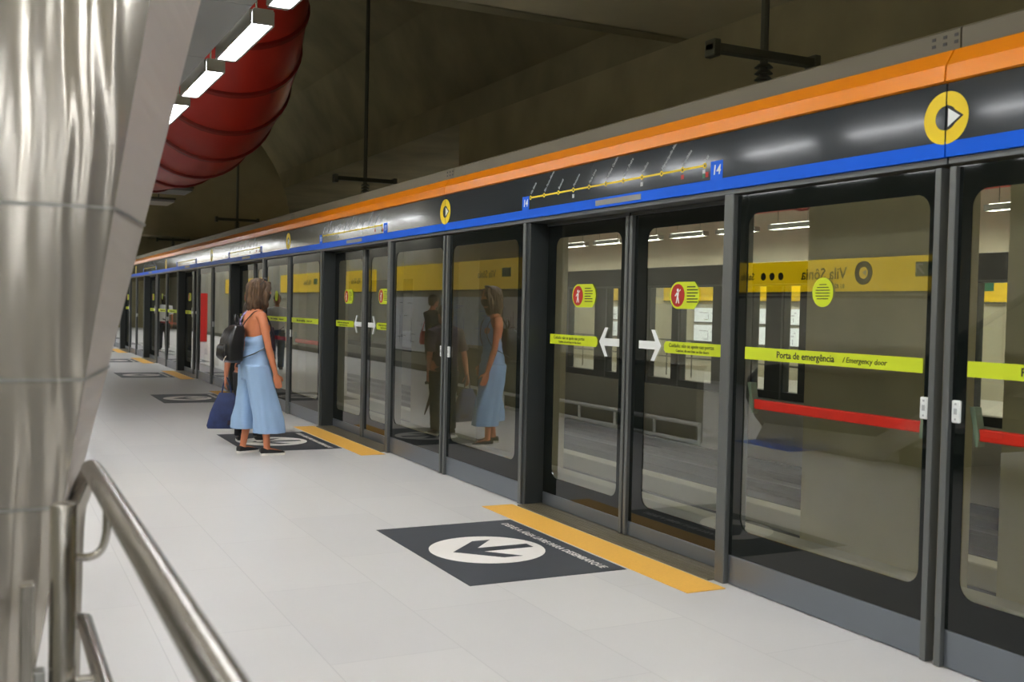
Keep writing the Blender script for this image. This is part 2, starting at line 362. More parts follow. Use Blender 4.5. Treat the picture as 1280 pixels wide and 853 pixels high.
def make_leaf(left):
    r = thing('sliding_door', 'sliding', 'door')
    if left: ya, yb, ia, ib = -0.035, -1.185, -0.16, -1.075
    else:    ya, yb, ia, ib = -1.205, -2.36, -1.385, -2.25
    x = DX
    MB().box(x, x+0.03, ya, yb, 0.012, 0.105, 0.004).build('kick_plate', M['kick'], r)
    panel_glass(r, yb, ya, 0.108, 2.135, ib, ia, 0.235, 2.04, x+0.004)
    e = yb if left else ya
    sgn = 1 if left else -1
    MB().box(x-0.022, x+0.03, e, e+sgn*0.032, 0.012, 2.136, 0.004).build('edge_profile', M['frame'], r)
    MB().box(x-0.012, x+0.035, ya, yb, 2.136, 2.160, 0.003).build('top_rail', M['post'], r)
    xs = x+0.003
    # warning sticker: D shape with a red disc and a white figure
    yc, ye = (-0.415-0.09, -0.755) if left else (-1.65-0.085, -1.955)
    zc = 1.608; rr = 0.083
    pts = circle(yc, zc, rr, 18, PI/2, -PI/2)  # facing +Y side
    poly = [(yc+rr*math.cos(a), zc+rr*math.sin(a)) for a in [(-PI/2+PI*i/16) for i in range(17)]]
    poly += [(ye+0.05, zc+rr), (ye+0.012, zc+rr*0.55), (ye, zc), (ye+0.012, zc-rr*0.55), (ye+0.05, zc-rr)]
    s = MB().prism(poly, xs, xs-0.0008).build('warning_sticker', M['lime'], r)
    MB().prism(circle(yc, zc, rr*0.86, 24), xs-0.0009, xs-0.0016).build('red_disc', M['redvinyl'], s)
    figure_glyph(yc, zc-0.004, 0.09, xs-0.0017).build('figure_symbol', M['white'], s)
    lines = MB()
    for q in range(6):
        wd = 0.11 if q % 3 else 0.085
        z = zc+0.052-q*0.0185
        lines.box(xs-0.0016, xs-0.0009, yc-rr-0.012, yc-rr-0.012-wd, z-0.0032, z+0.0032)
    lines.build('warning_text_lines', M['black'], s)
    # lime band with rounded end and the white arrow
    zb0, zb1 = 1.247, 1.32
    if left: b0, b1, t, h = -0.10, -0.79, -1.075, -0.815
    else:    b0, b1, t, h = -2.245, -1.60, -1.315, -1.57
    q = 0.02
    poly = [(b0, zb0), (b0, zb1), (b1+(q if left else -q), zb1), (b1, zb1-q), (b1, zb0+q), (b1+(q if left else -q), zb0)]
    bnd = MB().prism(poly, xs, xs-0.0008).build('lime_band', M['lime'], r)
    wall_text('Cuidado: não se apoie nas portas', 0.034, M['black'], bnd, xs-0.0016, max(b0, b1)-0.055, 1.296)
    wall_text('Caution: do not lean on the doors', 0.024, M['black'], bnd, xs-0.0016, max(b0, b1)-0.13, 1.266)
    z = 1.288; d = 1 if left else -1      # arrow points towards +Y for the left leaf
    a = [(h, z), (h-d*.075, z+.10), (h-d*.115, z+.10), (h-d*.068, z+.026), (t, z+.026), (t, z-.026), (h-d*.068, z-.026), (h-d*.115, z-.10), (h-d*.075, z-.10)]
    MB().prism(a, xs, xs-0.001).build('arrow', M['white'], r)
    return r

def make_emergency(near):
    r = thing('emergency_door', 'emergency', 'door')
    if not near: y1, y0, i1, i0 = -2.47, -3.832, -2.56, -3.79
    else:        y1, y0, i1, i0 = -3.942, -5.385, -4.01, -5.30
    x = 0.0
    MB().box(x, x+0.03, y0, y1, 0.004, 0.165, 0.004).build('kick_plate', M['kick'], r)
    panel_glass(r, y0, y1, 0.168, 2.148, i0, i1, 0.318, 2.045, x)
    s = (y0, y0-0.032) if not near else (y1, y1+0.034)
    MB().box(x-0.024, x+0.03, s[0], s[1], 0.004, 2.148, 0.004).build('edge_profile', M['frame'], r)
    if near: MB().box(x-0.004, x+0.03, y0, y0-0.006, 0.004, 2.148).build('edge_trim', M['frame'], r)
    xs = x-0.0004
    b = MB().box(xs, xs-0.0008, i0+0.01, i1-0.005, 1.258, 1.324).build('lime_band', M['lime'], r)
    wall_text('Porta de emergência', 0.050, M['black'], b, xs-0.0016, i1-0.26, 1.291, bold=0.0006)
    wall_text('/ Emergency door', 0.038, M['black'], b, xs-0.0016, i1-0.735, 1.290, shear=0.15)
    # push bar on the track side, seen through the pane
    bx = x+0.04
    bar = MB().box(bx, bx+0.03, i0+0.02, i1-0.02, 0.988, 1.04, 0.006).build('push_bar', M['red'], r)
    MB().prism([(i1+0.005, 1.13), (i1-0.022, 1.13), (i1-0.045, 1.02), (i1-0.045, 0.965), (i1-0.03, 0.965), (i1-0.02, 1.03)], bx-0.01, bx+0.03).build('bar_bracket', M['bracket'], r)
    MB().prism([(i0-0.005, 1.13), (i0+0.022, 1.13), (i0+0.045, 1.02), (i0+0.045, 0.965), (i0+0.03, 0.965), (i0+0.02, 1.03)], bx-0.01, bx+0.03).build('bar_bracket', M['bracket'], r)

    yl = y0+0.02 if not near else y1-0.02
    d = 1 if not near else -1
    ya, yb = (yl-0.012, yl+0.032) if not near else (yl-0.032, yl+0.012)
    lk = MB().box(x-0.014, x, ya, yb, 1.058, 1.155, 0.006).build('lock_plate', M['white'], r)
    yc = (ya+yb)/2
    MB().box(x-0.0155, x-0.0142, yc-.008, yc+.008, 1.095, 1.12).box(x-0.0155, x-0.0142, yc-.004, yc+.004, 1.07, 1.078).box(x-0.0155, x-0.0142, yc-.005, yc+.005, 1.135, 1.143).build('lock_symbol', M['grey_text'], lk)
    if not near:
        st = MB().prism(circle(-3.145, 1.617, 0.073, 30), xs, xs-0.0008).build('round_sticker', M['lime'], r)
        ln = MB()
        for q in range(6):
            z = 1.655-q*0.014; hw = [0.025, 0.04, 0.048, 0.05, 0.048, 0.04][q]
            ln.box(xs-0.0016, xs-0.0009, -3.145-hw, -3.145+hw, z-0.0022, z+0.0022)
        ln.build('sticker_text_lines', M['black'], st)
    return r

def make_header():
    """panel from the seam at local -3.885 up to +1.604, holding the route map, number boxes and half emblems."""
    r = thing('fascia_panel', 'header', 'fascia panel')
    ya, yb = -3.885+0.004, 1.604-0.004
    MB().box(-0.03, 0.25, ya, yb, 2.256, 2.505, 0.003).build('dark_panel', M['header'], r)
    MB().box(-0.0305, 0.24, ya, yb, 2.191, 2.256).build('blue_stripe', M['blue'], r)
    o = MB().prism([(-0.045, 2.512), (-0.03, 2.507), (0.06, 2.507), (0.06, 2.652), (0.006, 2.652), (-0.04, 2.58)], ya, yb, 'Y').build('orange_strip', M['orange'], r)
    MB().box(-0.012, 0.2, ya, yb, 2.162, 2.190, 0.003).build('bottom_rail', M['frame'], r)
    MB().box(-0.0325, -0.0306, -1.0, -1.55, 2.206, 2.242).build('label_plate', M['housing'], r)
    x = -0.0302
    # half emblems at both ends (the seam cuts each disc)
    for (yc, side) in ((-3.885, 1), (1.604, -1)):
        g = 0.004*side
        a0, a1 = (-PI/2, PI/2) if side > 0 else (PI/2, 1.5*PI)
        n = 20
        outer = [(yc+g+0.112*math.cos(a0+(a1-a0)*i/n), 2.357+0.112*math.sin(a0+(a1-a0)*i/n)) for i in range(n+1)]
        inner = [(yc+g+0.052*math.cos(a0+(a1-a0)*i/n), 2.357+0.052*math.sin(a0+(a1-a0)*i/n)) for i in range(n+1)]
        mb = MB()
        for i in range(n):
            mb.prism([outer[i], outer[i+1], inner[i+1], inner[i]], x, x-0.0012)
        e = mb.build('line_emblem', M['yellow'], r)
        if side < 0:
            MB().prism([(yc-0.006, 2.413), (yc-0.092, 2.357), (yc-0.006, 2.301)], x-0.0013, x-0.0017).build('emblem_border', M['black'], e)
            MB().prism([(yc-0.012, 2.396), (yc-0.074, 2.357), (yc-0.012, 2.318)], x-0.0018, x-0.0024).build('emblem_arrow', M['white'], e)
    # route map
    zl = 2.343; L, Rr = -0.05, -2.20
    rm = MB().box(x, x-0.001, L, Rr, zl-0.006, zl+0.006).build('route_line', M['yellow'], r)
    names = ['Vila Sônia', 'São Paulo-Morumbi', 'Butantã', 'Pinheiros', 'Faria Lima', 'Fradique Coutinho', 'Oscar Freire', 'Paulista', 'Higienópolis-Mackenzie', 'República', 'Luz']
    sq = {'r': 'redvinyl', 'g': 'greenvinyl', 'w': 'grey_text'}
    def mark(c, *b): MB().box(x, x-0.001, *b).build('connection_mark', M[sq[c]], rm)
    for i, nm in enumerate(names):
        y = L+(Rr-L)*i/10
        MB().prism(circle(y, zl, 0.0165, 18), x-0.0008, x-0.0014).build('station_ring', M['yellow'], rm); MB().prism(circle(y, zl, 0.0085, 14), x-0.0015, x-0.002).build('station_dot', M['black'], rm)
        me = text_mesh(nm, 0.029, M['grey_text'], 'station_name', 'LEFT', 0.0005, 0, 0.0004)
        c, s = math.cos(0.78), math.sin(0.78)
        place_text(me, 'station_name', rm, (x-0.0008, y-0.004, zl+0.026), (0, -c, s), (0, s, c))
        if i in (3, 7): mark('w', y+0.014, y-0.014, zl-0.056, zl-0.03)
        if i == 9: mark('r', y+0.014, y-0.014, zl-0.056, zl-0.03)
        if i == 10:
            mark('w', y+0.02, y-0.004, zl-0.044, zl-0.022); mark('g', y+0.02, y-0.004, zl-0.07, zl-0.047); mark('r', y-0.008, y-0.034, zl-0.068, zl-0.038)
    return r
def header_numbers(r, num):
    x = -0.0308
    for y in (0.03, -2.31):
        b = MB().box(x, x-0.001, y+0.055, y-0.055, 2.25, 2.358).build('number_box', M['blue'], r)
        wall_text(str(num), 0.075, M['white'], b, x-0.0018, y, 2.305, 'CENTER', 'door_number', 0.0015, 0.12)

def make_post():
    r = thing('screen_post', 'post', 'post')
    MB().box(0.0, 0.2, 0.0, 0.095, 0.0, 2.16, 0.006).build('post_body', M['post'], r)
    MB().box(-0.014, 0.0, 0.052, 0.095, 0.0, 2.16, 0.003).build('face_trim', M['frame'], r)
    return r
def make_mullion():
    r = tag(MB().box(-0.03, 0.12, -2.385, -2.465, 0.0, 2.16, 0.006).build('screen_mullion', M['frame']), 'm', 'post'); return r
def make_sill():
    r = thing('door_sill', 'sill', 'door sill')
    MB().box(-0.06, 0.19, -2.37, 0.0, 0.0, 0.010).build('sill_plate', M['sill'], r)
    for q in range(4): MB().box(-0.035+q*0.04, -0.028+q*0.04, -2.36, -0.01, 0.010, 0.0125).build('sill_rib', M['sill'], r)
    return r
def make_topbox():
    r = thing('cable_cover', 'cap', 'cable duct')
    MB().prism([(0.045, 2.656), (0.30, 2.656), (0.30, 2.77), (0.06, 2.762), (0.045, 2.75)], -3.88, 1.60, 'Y').build('cap_body', M['cap'], r)
    for q in range(3):
        for z in (2.69, 2.72): MB().box(0.043, 0.046, -4.02+0.06*q+0.15+0.02, -4.02+0.06*q+0.15, z, z+0.014).build('bolt_slot', M['black'], r)
    return r
def make_decal():
    r = thing('floor_decal', 'decal', 'floor marking')
    b = MB().box(-1.35, -0.348, -1.985, -0.455, 0.0005, 0.0018).build('dark_sheet', M['mat_dark'], r)
    MB().prism(circle(-0.895, -1.235, 0.363, 48), 0.0019, 0.0027, 'Z').build('white_disc', M['mat_white'], r)
    cx, cy = -0.885, -1.235; t = -1.125
    a = [(t, cy), (t+0.235, cy+0.235), (t+0.36, cy+0.235), (t+0.185, cy+0.048), (t+0.53, cy+0.048), (t+0.53, cy-0.048), (t+0.185, cy-0.048), (t+0.36, cy-0.235), (t+0.235, cy-0.235)]
    MB().prism(a, 0.0028, 0.0034, 'Z').build('arrow', M['mat_dark'], r)
    me = text_mesh('DEIXE A ÁREA LIVRE PARA DESEMBARQUE', 0.072, M['mat_white'], 'lettering', 'CENTER', 0.0004, 0, 0.001)
    sx = 1.34/max(1e-6, max(v.co.x for v in me.vertices)-min(v.co.x for v in me.vertices))
    me.transform(Matrix.Diagonal((sx, 1, 1, 1)))
    place_text(me, 'lettering', r, (-0.452, -1.235, 0.0022), (0, -1, 0), (1, 0, 0))
    return r
def make_tactile():
    r = thing('tactile_strip', 'tactile', 'floor marking')
    MB().box(-0.33, -0.075, -2.55, 0.06, 0.0005, 0.004).build('yellow_tiles', M['tactile'], r)
    return r

protos = dict(leafL=make_leaf(True), leafR=make_leaf(False), emA=make_emergency(False), emB=make_emergency(True),
              head=make_header(), post=make_post(), mull=make_mullion(), sill=make_sill(), cap=make_topbox(), decal=make_decal(), tact=make_tactile())
where = ['nearest door, the one numbered 14', 'second door from the camera, beyond the pair of dark emergency doors', 'third door, just behind the woman in pale blue',
         'fourth door from the camera', 'fifth door from the camera', 'sixth door from the camera', 'seventh door from the camera', 'eighth door from the camera', 'ninth door from the camera']
sh = ['nearest door', 'second door', 'third door', 'fourth door', 'fifth door', 'sixth door', 'seventh door', 'eighth door', 'ninth door']
lab = dict(
    leafL='left sliding glass leaf with white arrow at the %s',
    leafR='right sliding glass leaf with white arrow at the %s',
    emA='glass emergency door with red bar, directly right of the %s',
    emB='outer glass emergency door with red bar, second panel right of the %s',
    head='dark glossy fascia panel with route map above the %s',
    post='dark grey screen post on the left side of the %s',
    mull='slim grey mullion on the right side of the %s',
    sill='ribbed metal sill plate along the foot of the %s',
    cap='olive grey cable cover on top of the fascia above the %s',
    decal='dark floor decal with white arrow disc before the %s',
    tact='yellow floor strip along the threshold of the %s')
grp = dict(leafL='sliding leaves of the platform screen', leafR='sliding leaves of the platform screen', emA='emergency doors of the platform screen', emB='emergency doors of the platform screen',
           head='fascia panels above the platform screen', post='posts of the platform screen', mull='mullions of the platform screen', sill='door sills of the platform screen', cap='cable covers above the platform screen',
           decal='floor arrow decals', tact='yellow floor strips')
for key, pr in protos.items():
    pr['group'] = grp[key]
    insts = []
    for k in range(NMOD):
        l = lab[key] % sh[k]
        if k == 0: pr['label'] = l; o = pr
        else: o = dup(pr, (0, Y0+k*P, 0), l)
        if key in ('emA', 'emB') and k % 2:      # every other pair has no band, bar or sticker
            for c in list(o.children):
                if c.name.split('.')[0] in ('lime_band', 'push_bar', 'bar_bracket', 'round_sticker'):
                    for g in list(c.children): bpy.data.objects.remove(g)
                    bpy.data.objects.remove(c)
            o.name = 'glass_panel'
            o['label'] = ('plain glass panel without a band, directly right of the %s' if key == 'emA' else 'plain outer glass panel without a band, second right of the %s') % sh[k]
            o['category'] = 'glass panel'; o['group'] = 'plain panels of the platform screen'
        insts.append(o)
    pr.location = (0, Y0, 0)
    if key == 'head':
        for k, o in enumerate(insts): header_numbers(o, 14-k)
        HEADS = insts
# the fascia also runs on towards the camera's right: one plain panel with the other half of the emblem
r = thing('fascia_panel', 'dark glossy fascia panel with the white arrow half of the yellow emblem, right of frame', 'fascia panel', (0, Y0-P, 0), 0, grp['head'])
for ch in protos['head'].children:
    if ch.name.split('.')[0] in ('dark_panel', 'blue_stripe', 'orange_strip', 'bottom_rail', 'line_emblem'):
        c = ch.copy(); COL.objects.link(c); c.parent = r
        for g in ch.children:
            d = g.copy(); COL.objects.link(d); d.parent = c
dup(protos['cap'], (0, Y0-P, 0), 'olive grey cable cover with bolt slots at the right edge of the photo')
struct('trim_door_track', MB().box(0.20, 0.3, Y0-P, YEND, 2.10, 2.6), M['post'])

# ================================================================== LAMPS
def make_lamp(lm, wdt=0.15, ln=1.32, z=3.6):
    r = thing('ceiling_lamp', 'lamp', 'lamp')
    h = MB()
    h.box(-wdt/2-0.02, -wdt/2, -ln/2, ln/2, 0.0, 0.11, 0.003).box(wdt/2, wdt/2+0.02, -ln/2, ln/2, 0.0, 0.11, 0.003).box(-wdt/2, wdt/2, -ln/2, ln/2, 0.09, 0.11).box(-wdt/2, wdt/2, -ln/2-0.05, -ln/2, 0.0, 0.11, 0.003).box(-wdt/2, wdt/2, ln/2, ln/2+0.05, 0.0, 0.11, 0.003)
    h.build('housing', M['housing'], r)
    MB().box(-wdt/2+0.002, wdt/2-0.002, -ln/2+0.002, ln/2-0.002, 0.012, 0.03).build('diffuser', lm, r)
    MB().box(-wdt/2+0.01, wdt/2-0.01, -ln/2+0.05, ln/2-0.05, 0.111, 0.116).build('added_glow_strip', M['ceiling_glow'], r)  # added glowing strip on the housing, there only to brighten the ceiling
    for q in (-ln/2+0.2, ln/2-0.2): MB().tube([(0, q, 0.11), (0, q, 5.0-z)], 0.008, 6).build('hanging_rod', M['darkmetal'], r)
    return r
lp = make_lamp(M['lamp']); n = 0
rows = []
for (x, g, txt) in ((-1.85, 'lamps along the platform edge trough', 'row beside the grey trough'), (-5.35, 'lamps over the middle of the platform', 'middle platform row mirrored in the fascia'), (-8.2, 'lamps over the escalator side', 'row above the escalator mirrored in the glass')):
    for i in range(43):
        y = -4.3-1.852*9+1.852*i
        if x > -2 and 14.0 < y < 23.5: continue      # the red duct comes down here
        if x > -6 and x < -5 and 16.0 < y < 22.5: continue
        if 29.2 < y < 31.7: continue                    # the bulkhead
        rows.append((x, y, i-9, g, txt))
near = {6: 'white linear lamp, at the top edge of the photo above the red duct', 7: 'largest fully visible white linear lamp left of the red duct', 8: 'second white linear lamp below the largest one, left of red duct', 9: 'third small white linear lamp beside the steel column edge'}
for (x, y, i, g, txt) in rows:
    o = lp if n == 0 else dup(lp, (0, 0, 0), '')
    o.location = (x, y, 3.6); o['group'] = g
    o['label'] = near[i] if (x > -2 and i in near) else 'white linear lamp of the '+txt
    n += 1
tr = thing('lighting_trough', 'long grey metal trough beside the row of linear lamps', 'trough', (0, 0, 0))
mb = MB(); sm = MB()
for i in range(10):
    y = -4.3+1.852*i
    mb.box(-2.36, -1.98, y-0.92, y+0.92, 3.66, 3.86, 0.006)
    sm.box(-2.35, -1.99, y+0.92, y+0.932, 3.67, 3.85)
mb.build('trough_body', M['trough'], tr); sm.build('trough_joints', M['black'], tr)
for i in range(0, 10, 2):
    y = -4.3+1.852*i; MB().tube([(-2.17, y, 3.86), (-2.17, y, 5.0 if y < 11 else 8.9)], 0.01, 6).build('hanging_rod', M['darkmetal'], tr)
sp = thing('loudspeaker', 'black boxy loudspeaker hung beside the trough at the top left', 'loudspeaker', (-2.436, 8.55, 3.45))
MB().box(-0.06, 0.06, -0.12, 0.12, 0, 0.2, 0.02).build('speaker_box', M['rubber'], sp); MB().box(-0.05, 0.05, -0.126, -0.12, 0.02, 0.18).build('grille', M['darkmetal'], sp)
MB().box(-0.02, 0.075, -0.03, 0.03, 0.2, 0.3, 0.004).build('bracket', M['darkmetal'], sp)

# opposite platform
olp = make_lamp(M['opplamp']); n = 0
for (x, z) in ((11.6, 3.35), (9.9, 3.75)):
    for i in range(22):
        o = olp if n == 0 else dup(olp, (0, 0, 0), '')
        o.location = (x, -3.0+1.852*i, z); n += 1
        o['group'] = 'lamps over the opposite platform'; o['label'] = 'thin bright linear lamp over the opposite platform behind the screen glass'
ob = thing('opposite_screen_header', 'dark header beam of the opposite platform screen beyond the tracks', 'fascia panel', (0, 0, 0))
MB().box(8.85, 9.05, -6, 55, 2.02, 2.44, 0.01).build('beam_body', M['post'], ob); MB().box(8.83, 8.85, -6, 55, 2.03, 2.06).build('beam_lip', M['frame'], ob)
op = [(22.63, 22.07), (20.88, 20.32), (19.89, 18.63), (17.82, 17.51), (16.47, 15.26), (14.91, 14.42), (14.03, 13.5), (12.4, 11.9), (10.9, 10.4), (9.9, 8.7), (7.8, 7.4), (24.1, 23.3), (26.0, 25.4), (28.0, 26.9), (30.0, 29.4), (32.5, 31.2), (6.3, 5.2), (4.0, 3.4), (35, 34.2), (38, 37), (41, 40), (44, 43)]
op = sorted(op, key=lambda t: t[1])
def post_opp(a, b):
    o = thing('opposite_screen_post', 'dark green grey post of the opposite screen seen through the glass', 'post', (8.95, (a+b)/2, 0), 0, 'posts of the opposite screen')
    MB().box(-0.08, 0.08, -abs(a-b)/2, abs(a-b)/2, 0.0, 2.02, 0.008).build('post_body', M['post'], o)
    MB().box(-0.095, -0.08, -abs(a-b)/2+0.02, -abs(a-b)/2+0.06, 0.0, 2.02).build('post_trim', M['frame'], o)
for (a, b) in op: post_opp(a, b)
for i in range(len(op)-1):
    y0_, y1_ = op[i][0], op[i+1][1]
    o = tag(MB().box(8.94, 8.952, y0_+0.002, y1_-0.002, 0.14, 2.02).build('opposite_glass_pane', M['clear_glass']), 'clear pane of the opposite screen between its dark posts', 'glass pane', 'panes of the opposite screen')
os_ = tag(MB().box(8.86, 9.04, op[0][1], op[-1][0], 0.0, 0.14, 0.005).build('opposite_screen_sill', M['post']), 'dark sill along the foot of the opposite screen', 'door sill')

def sign_board(x, y0, y1, z0, z1, facing, label, mtr, name='wall_sign', cat='sign', depth=0.05, group=None):
    r = thing(name, label, cat, (x, (y0+y1)/2, z0), 0, group)
    h = z1-z0; l = (y1-y0)/2; s = 1 if facing > 0 else -1
    MB().box(0, s*depth, -l, l, 0, h, 0.004).build('sign_panel', mtr, r)
    MB().box(0, s*(depth+0.006), -l-0.01, l+0.01, -0.03, -0.002).build('lower_rail', M['darkmetal'], r)
    return r
def map_lines(r, l, h, x, mtr):
    random.seed(int(l*100)); mb = MB()
    for q in range(7):
        y = random.uniform(-l*.8, l*.5); z = random.uniform(.1*h, .9*h)
        mb.box(x, x+0.002, y, y+random.uniform(.1, .4)*l, z, z+0.012)
    for q in range(4):
        y = random.uniform(-l*.8, l*.7); mb.box(x, x+0.002, y, y+0.012, h*.15, h*random.uniform(.4, .9))
    mb.build('map_print', mtr, r)
# opposite wall fascia + boards
for (a, b) in ((15.0, 20.1), (20.6, 24.0), (25.0, 33.0), (8.0, 14.4)):
    r = sign_board(12.99, a, b, 1.83, 2.2, -1, 'yellow wayfinding fascia on the opposite platform wall between y %d' % a, M['signyellow'])
    r['label'] = {15.0: 'yellow fascia with green exit mark seen through the nearest door', 20.6: 'yellow fascia on the far wall seen through the left door leaf', 25.0: 'long yellow fascia far along the opposite platform wall', 8.0: 'yellow fascia on the opposite wall behind the concrete pillars'}[a]
    e = MB().box(-0.051, -0.056, (b-a)/2-1.0, (b-a)/2-0.7, 0.2, 0.36).build('exit_mark', M['greenvinyl'], r)
for i, (a, b) in enumerate(((18.4, 19.6), (19.75, 21.0), (21.15, 22.6), (15.2, 16.9), (17.05, 18.25), (25, 27.0))):
    for (z0, z1, nm) in ((1.28, 1.64, 'upper'), (0.75, 1.2, 'lower')):
        r = sign_board(12.99, a, b, z0, z1, -1, '%s white notice board of pair %d on opposite wall' % (nm, i), M['boardlit'], 'notice_board', 'notice board', 0.03)
        r['label'] = nm + ' white notice board on the opposite platform wall'; r['group'] = nm + ' notice boards of the opposite wall'
        map_lines(r, (b-a)/2, z1-z0, -0.033, M['black'])
def guard(x, ya, yb, z0, z1, label, rr=0.028, mtr='steel', step=1.0):
    r = thing('guard_rail', label, 'railing', (x, (ya+yb)/2, 0))
    l = (yb-ya)/2
    MB().tube([(0, -l, z1), (0, l, z1)], rr, 10).build('top_bar', M[mtr], r); MB().tube([(0, -l, z0), (0, l, z0)], rr, 10).build('lower_bar', M[mtr], r)
    n = max(2, int((yb-ya)/step))
    for i in range(n+1):
        y = -l+2*l*i/n; MB().tube([(0, y, z0), (0, y, z1)], rr*0.9, 8).build('baluster', M[mtr], r)
    return r
hr = thing('opposite_handrail', 'thin dark handrail on the opposite platform behind the clear panes', 'railing', (11, 20, 0))
for z in (0.45, 0.85): MB().tube([(0, -5, z), (0, 8, z)], 0.02, 8).build('bar', M['darkmetal'], hr)
for i in range(14): MB().tube([(0, -5+i, 0), (0, -5+i, 0.85)], 0.016, 6).build('upright', M['darkmetal'], hr)
rd = thing('opposite_red_duct', 'red air duct high over the opposite platform, glimpsed above the nearest door', 'duct', (12.4, 0, 4.35))
MB().tube([(0, y, 0) for y in range(8, 40, 2)], 0.5, 20).build('duct_tube', M['duct'], rd)
for i in range(16): MB().tube([(0, 8+2*i, 0), (0, 8.08+2*i, 0)], 0.54, 20).build('duct_flange', M['ductring'], rd)

# ================================================================== LEFT SIDE OF THE PLATFORM (seen mostly in the glass)
r = sign_board(-5.5, 7.85, 11.6, 1.80, 2.19, 1, 'yellow hanging sign lettered Vila Sônia, mirrored in the nearest emergency doors', M['signlit'], 'hanging_sign', 'sign')
tx = 0.0515
def rev_text(s, size, m, parent, x, y, z, align='LEFT', nm='lettering'):
    return place_text(text_mesh(s, size, m, nm, align, 0.0006, 0, 0.002), nm, parent, (x, y, z), (0, 1, 0), (0, 0, 1))
rev_text('Vila Sônia', 0.20, M['black'], r, tx, -0.30, 0.21)
rev_text('Saída', 0.13, M['black'], r, tx, 1.38, 0.20)
rev_text('B1 B2', 0.07, M['black'], r, tx, -0.27, 0.06)
for q in range(3):
    MB().prism([(0.86+0.17*q+0.05*math.cos(a), 0.2+0.05*math.sin(a)) for a in [2*PI*i/20 for i in range(20)]], tx-0.001, tx+0.002).build('exit_letter_disc', M['black'], r)
mb = MB()
for i in range(24):
    a, b = 2*PI*i/24, 2*PI*(i+1)/24
    mb.prism([(-0.57+0.14*math.cos(a), 0.215+0.14*math.sin(a)), (-0.57+0.14*math.cos(b), 0.215+0.14*math.sin(b)), (-0.57+0.07*math.cos(b), 0.215+0.07*math.sin(b)), (-0.57+0.07*math.cos(a), 0.215+0.07*math.sin(a))], tx-0.001, tx+0.002)
mb.build('line_ring', M['black'], r)
MB().prism([(-0.61, 0.25), (-0.61, 0.18), (-0.55, 0.215)], tx-0.001, tx+0.003).build('ring_arrow', M['white'], r)
ex = MB().box(tx-0.001, tx+0.002, -1.72, -1.34, 0.16, 0.32).build('exit_mark', M['greenvinyl'], r)
MB().prism([(-1.650, 0.3), (-1.610, 0.3), (-1.570, 0.24), (-1.530, 0.18), (-1.570, 0.18), (-1.610, 0.22), (-1.650, 0.18), (-1.690, 0.18), (-1.640, 0.25)], tx+0.002, tx+0.004).prism([(-1.470, 0.19), (-1.380, 0.28), (-1.440, 0.28), (-1.440, 0.3), (-1.340, 0.3), (-1.340, 0.2), (-1.360, 0.2), (-1.360, 0.26), (-1.455, 0.175)], tx+0.002, tx+0.004).build('exit_symbol', M['white'], ex)
for q in (-1.6, 1.6): MB().tube([(0.02, q, 0.39), (0.02, q, 3.2)], 0.015, 6).build('hanging_rod', M['darkmetal'], r)
MB().tube([(0.03, -1.87, -0.07), (0.03, 1.87, -0.07)], 0.018, 8).build('under_tube', M['steel'], r)
for (a, b, l) in ((17.9, 24.9, 'long yellow wall fascia above the map boards, mirrored beside the woman'), (27.3, 30.3, 'short yellow wall fascia mirrored in the second door'), (31.4, 36.5, 'yellow wall fascia mirrored behind the walking person'), (38.5, 46, 'furthest yellow wall fascia along the left wall')):
    r = sign_board(-5.5, a, b, 1.9, 2.5, 1, l, M['signyellow'])
    MB().box(0.051, 0.055, -(b-a)/2+0.5, -(b-a)/2+0.9, 0.24, 0.42).build('exit_mark', M['greenvinyl'], r)
    rev_text('Vila Sônia', 0.22, M['black'], r, 0.052, -(b-a)/2+1.2, 0.3)
for (a, b, mt, l) in ((22.6, 25.0, 'board', 'white map board under the yellow fascia, mirrored left of the reflected pair'), (18.9, 21.9, 'boardblue', 'pale blue map board under the yellow fascia, mirrored beside the woman'), (17.75, 18.7, 'board', 'narrow white board at the wall end, mirrored right of the woman')):
    r = sign_board(-5.5, a, b, 0.45, 1.74, 1, l, M[mt], 'map_board', 'map board', 0.06)
    map_lines(r, (b-a)/2, 1.29, 0.061, M['black'] if mt == 'board' else M['blue'])
# low parapet round the stair opening, with a pale ladder-like kick rail (mirrored in the nearest sliding leaves)
pp = thing('stair_parapet', 'low dark parapet mirrored in the lower half of the nearest sliding doors', 'parapet', (-3.36, 13.3, 0))
MB().box(-0.05, 0.05, -3.5, 3.5, 0, 0.86, 0.01).build('parapet_wall', M['parapet'], pp); MB().box(-0.07, 0.07, -3.52, 3.52, 0.86, 0.9, 0.008).build('coping', M['steel'], pp)
kr = thing('kick_rail', 'pale ladder-like rail mirrored low in the nearest sliding doors', 'railing', (-3.25, 13.25, 0))
for z in (0.027, 0.235): MB().tube([(0, -3.6, z), (0, 3.6, z)], 0.026, 10).build('bar', M['white'], kr)
for i in range(9): MB().tube([(0, -3.6+0.9*i, 0.0), (0, -3.6+0.9*i, 0.235)], 0.02, 8).build('baluster', M['white'], kr)
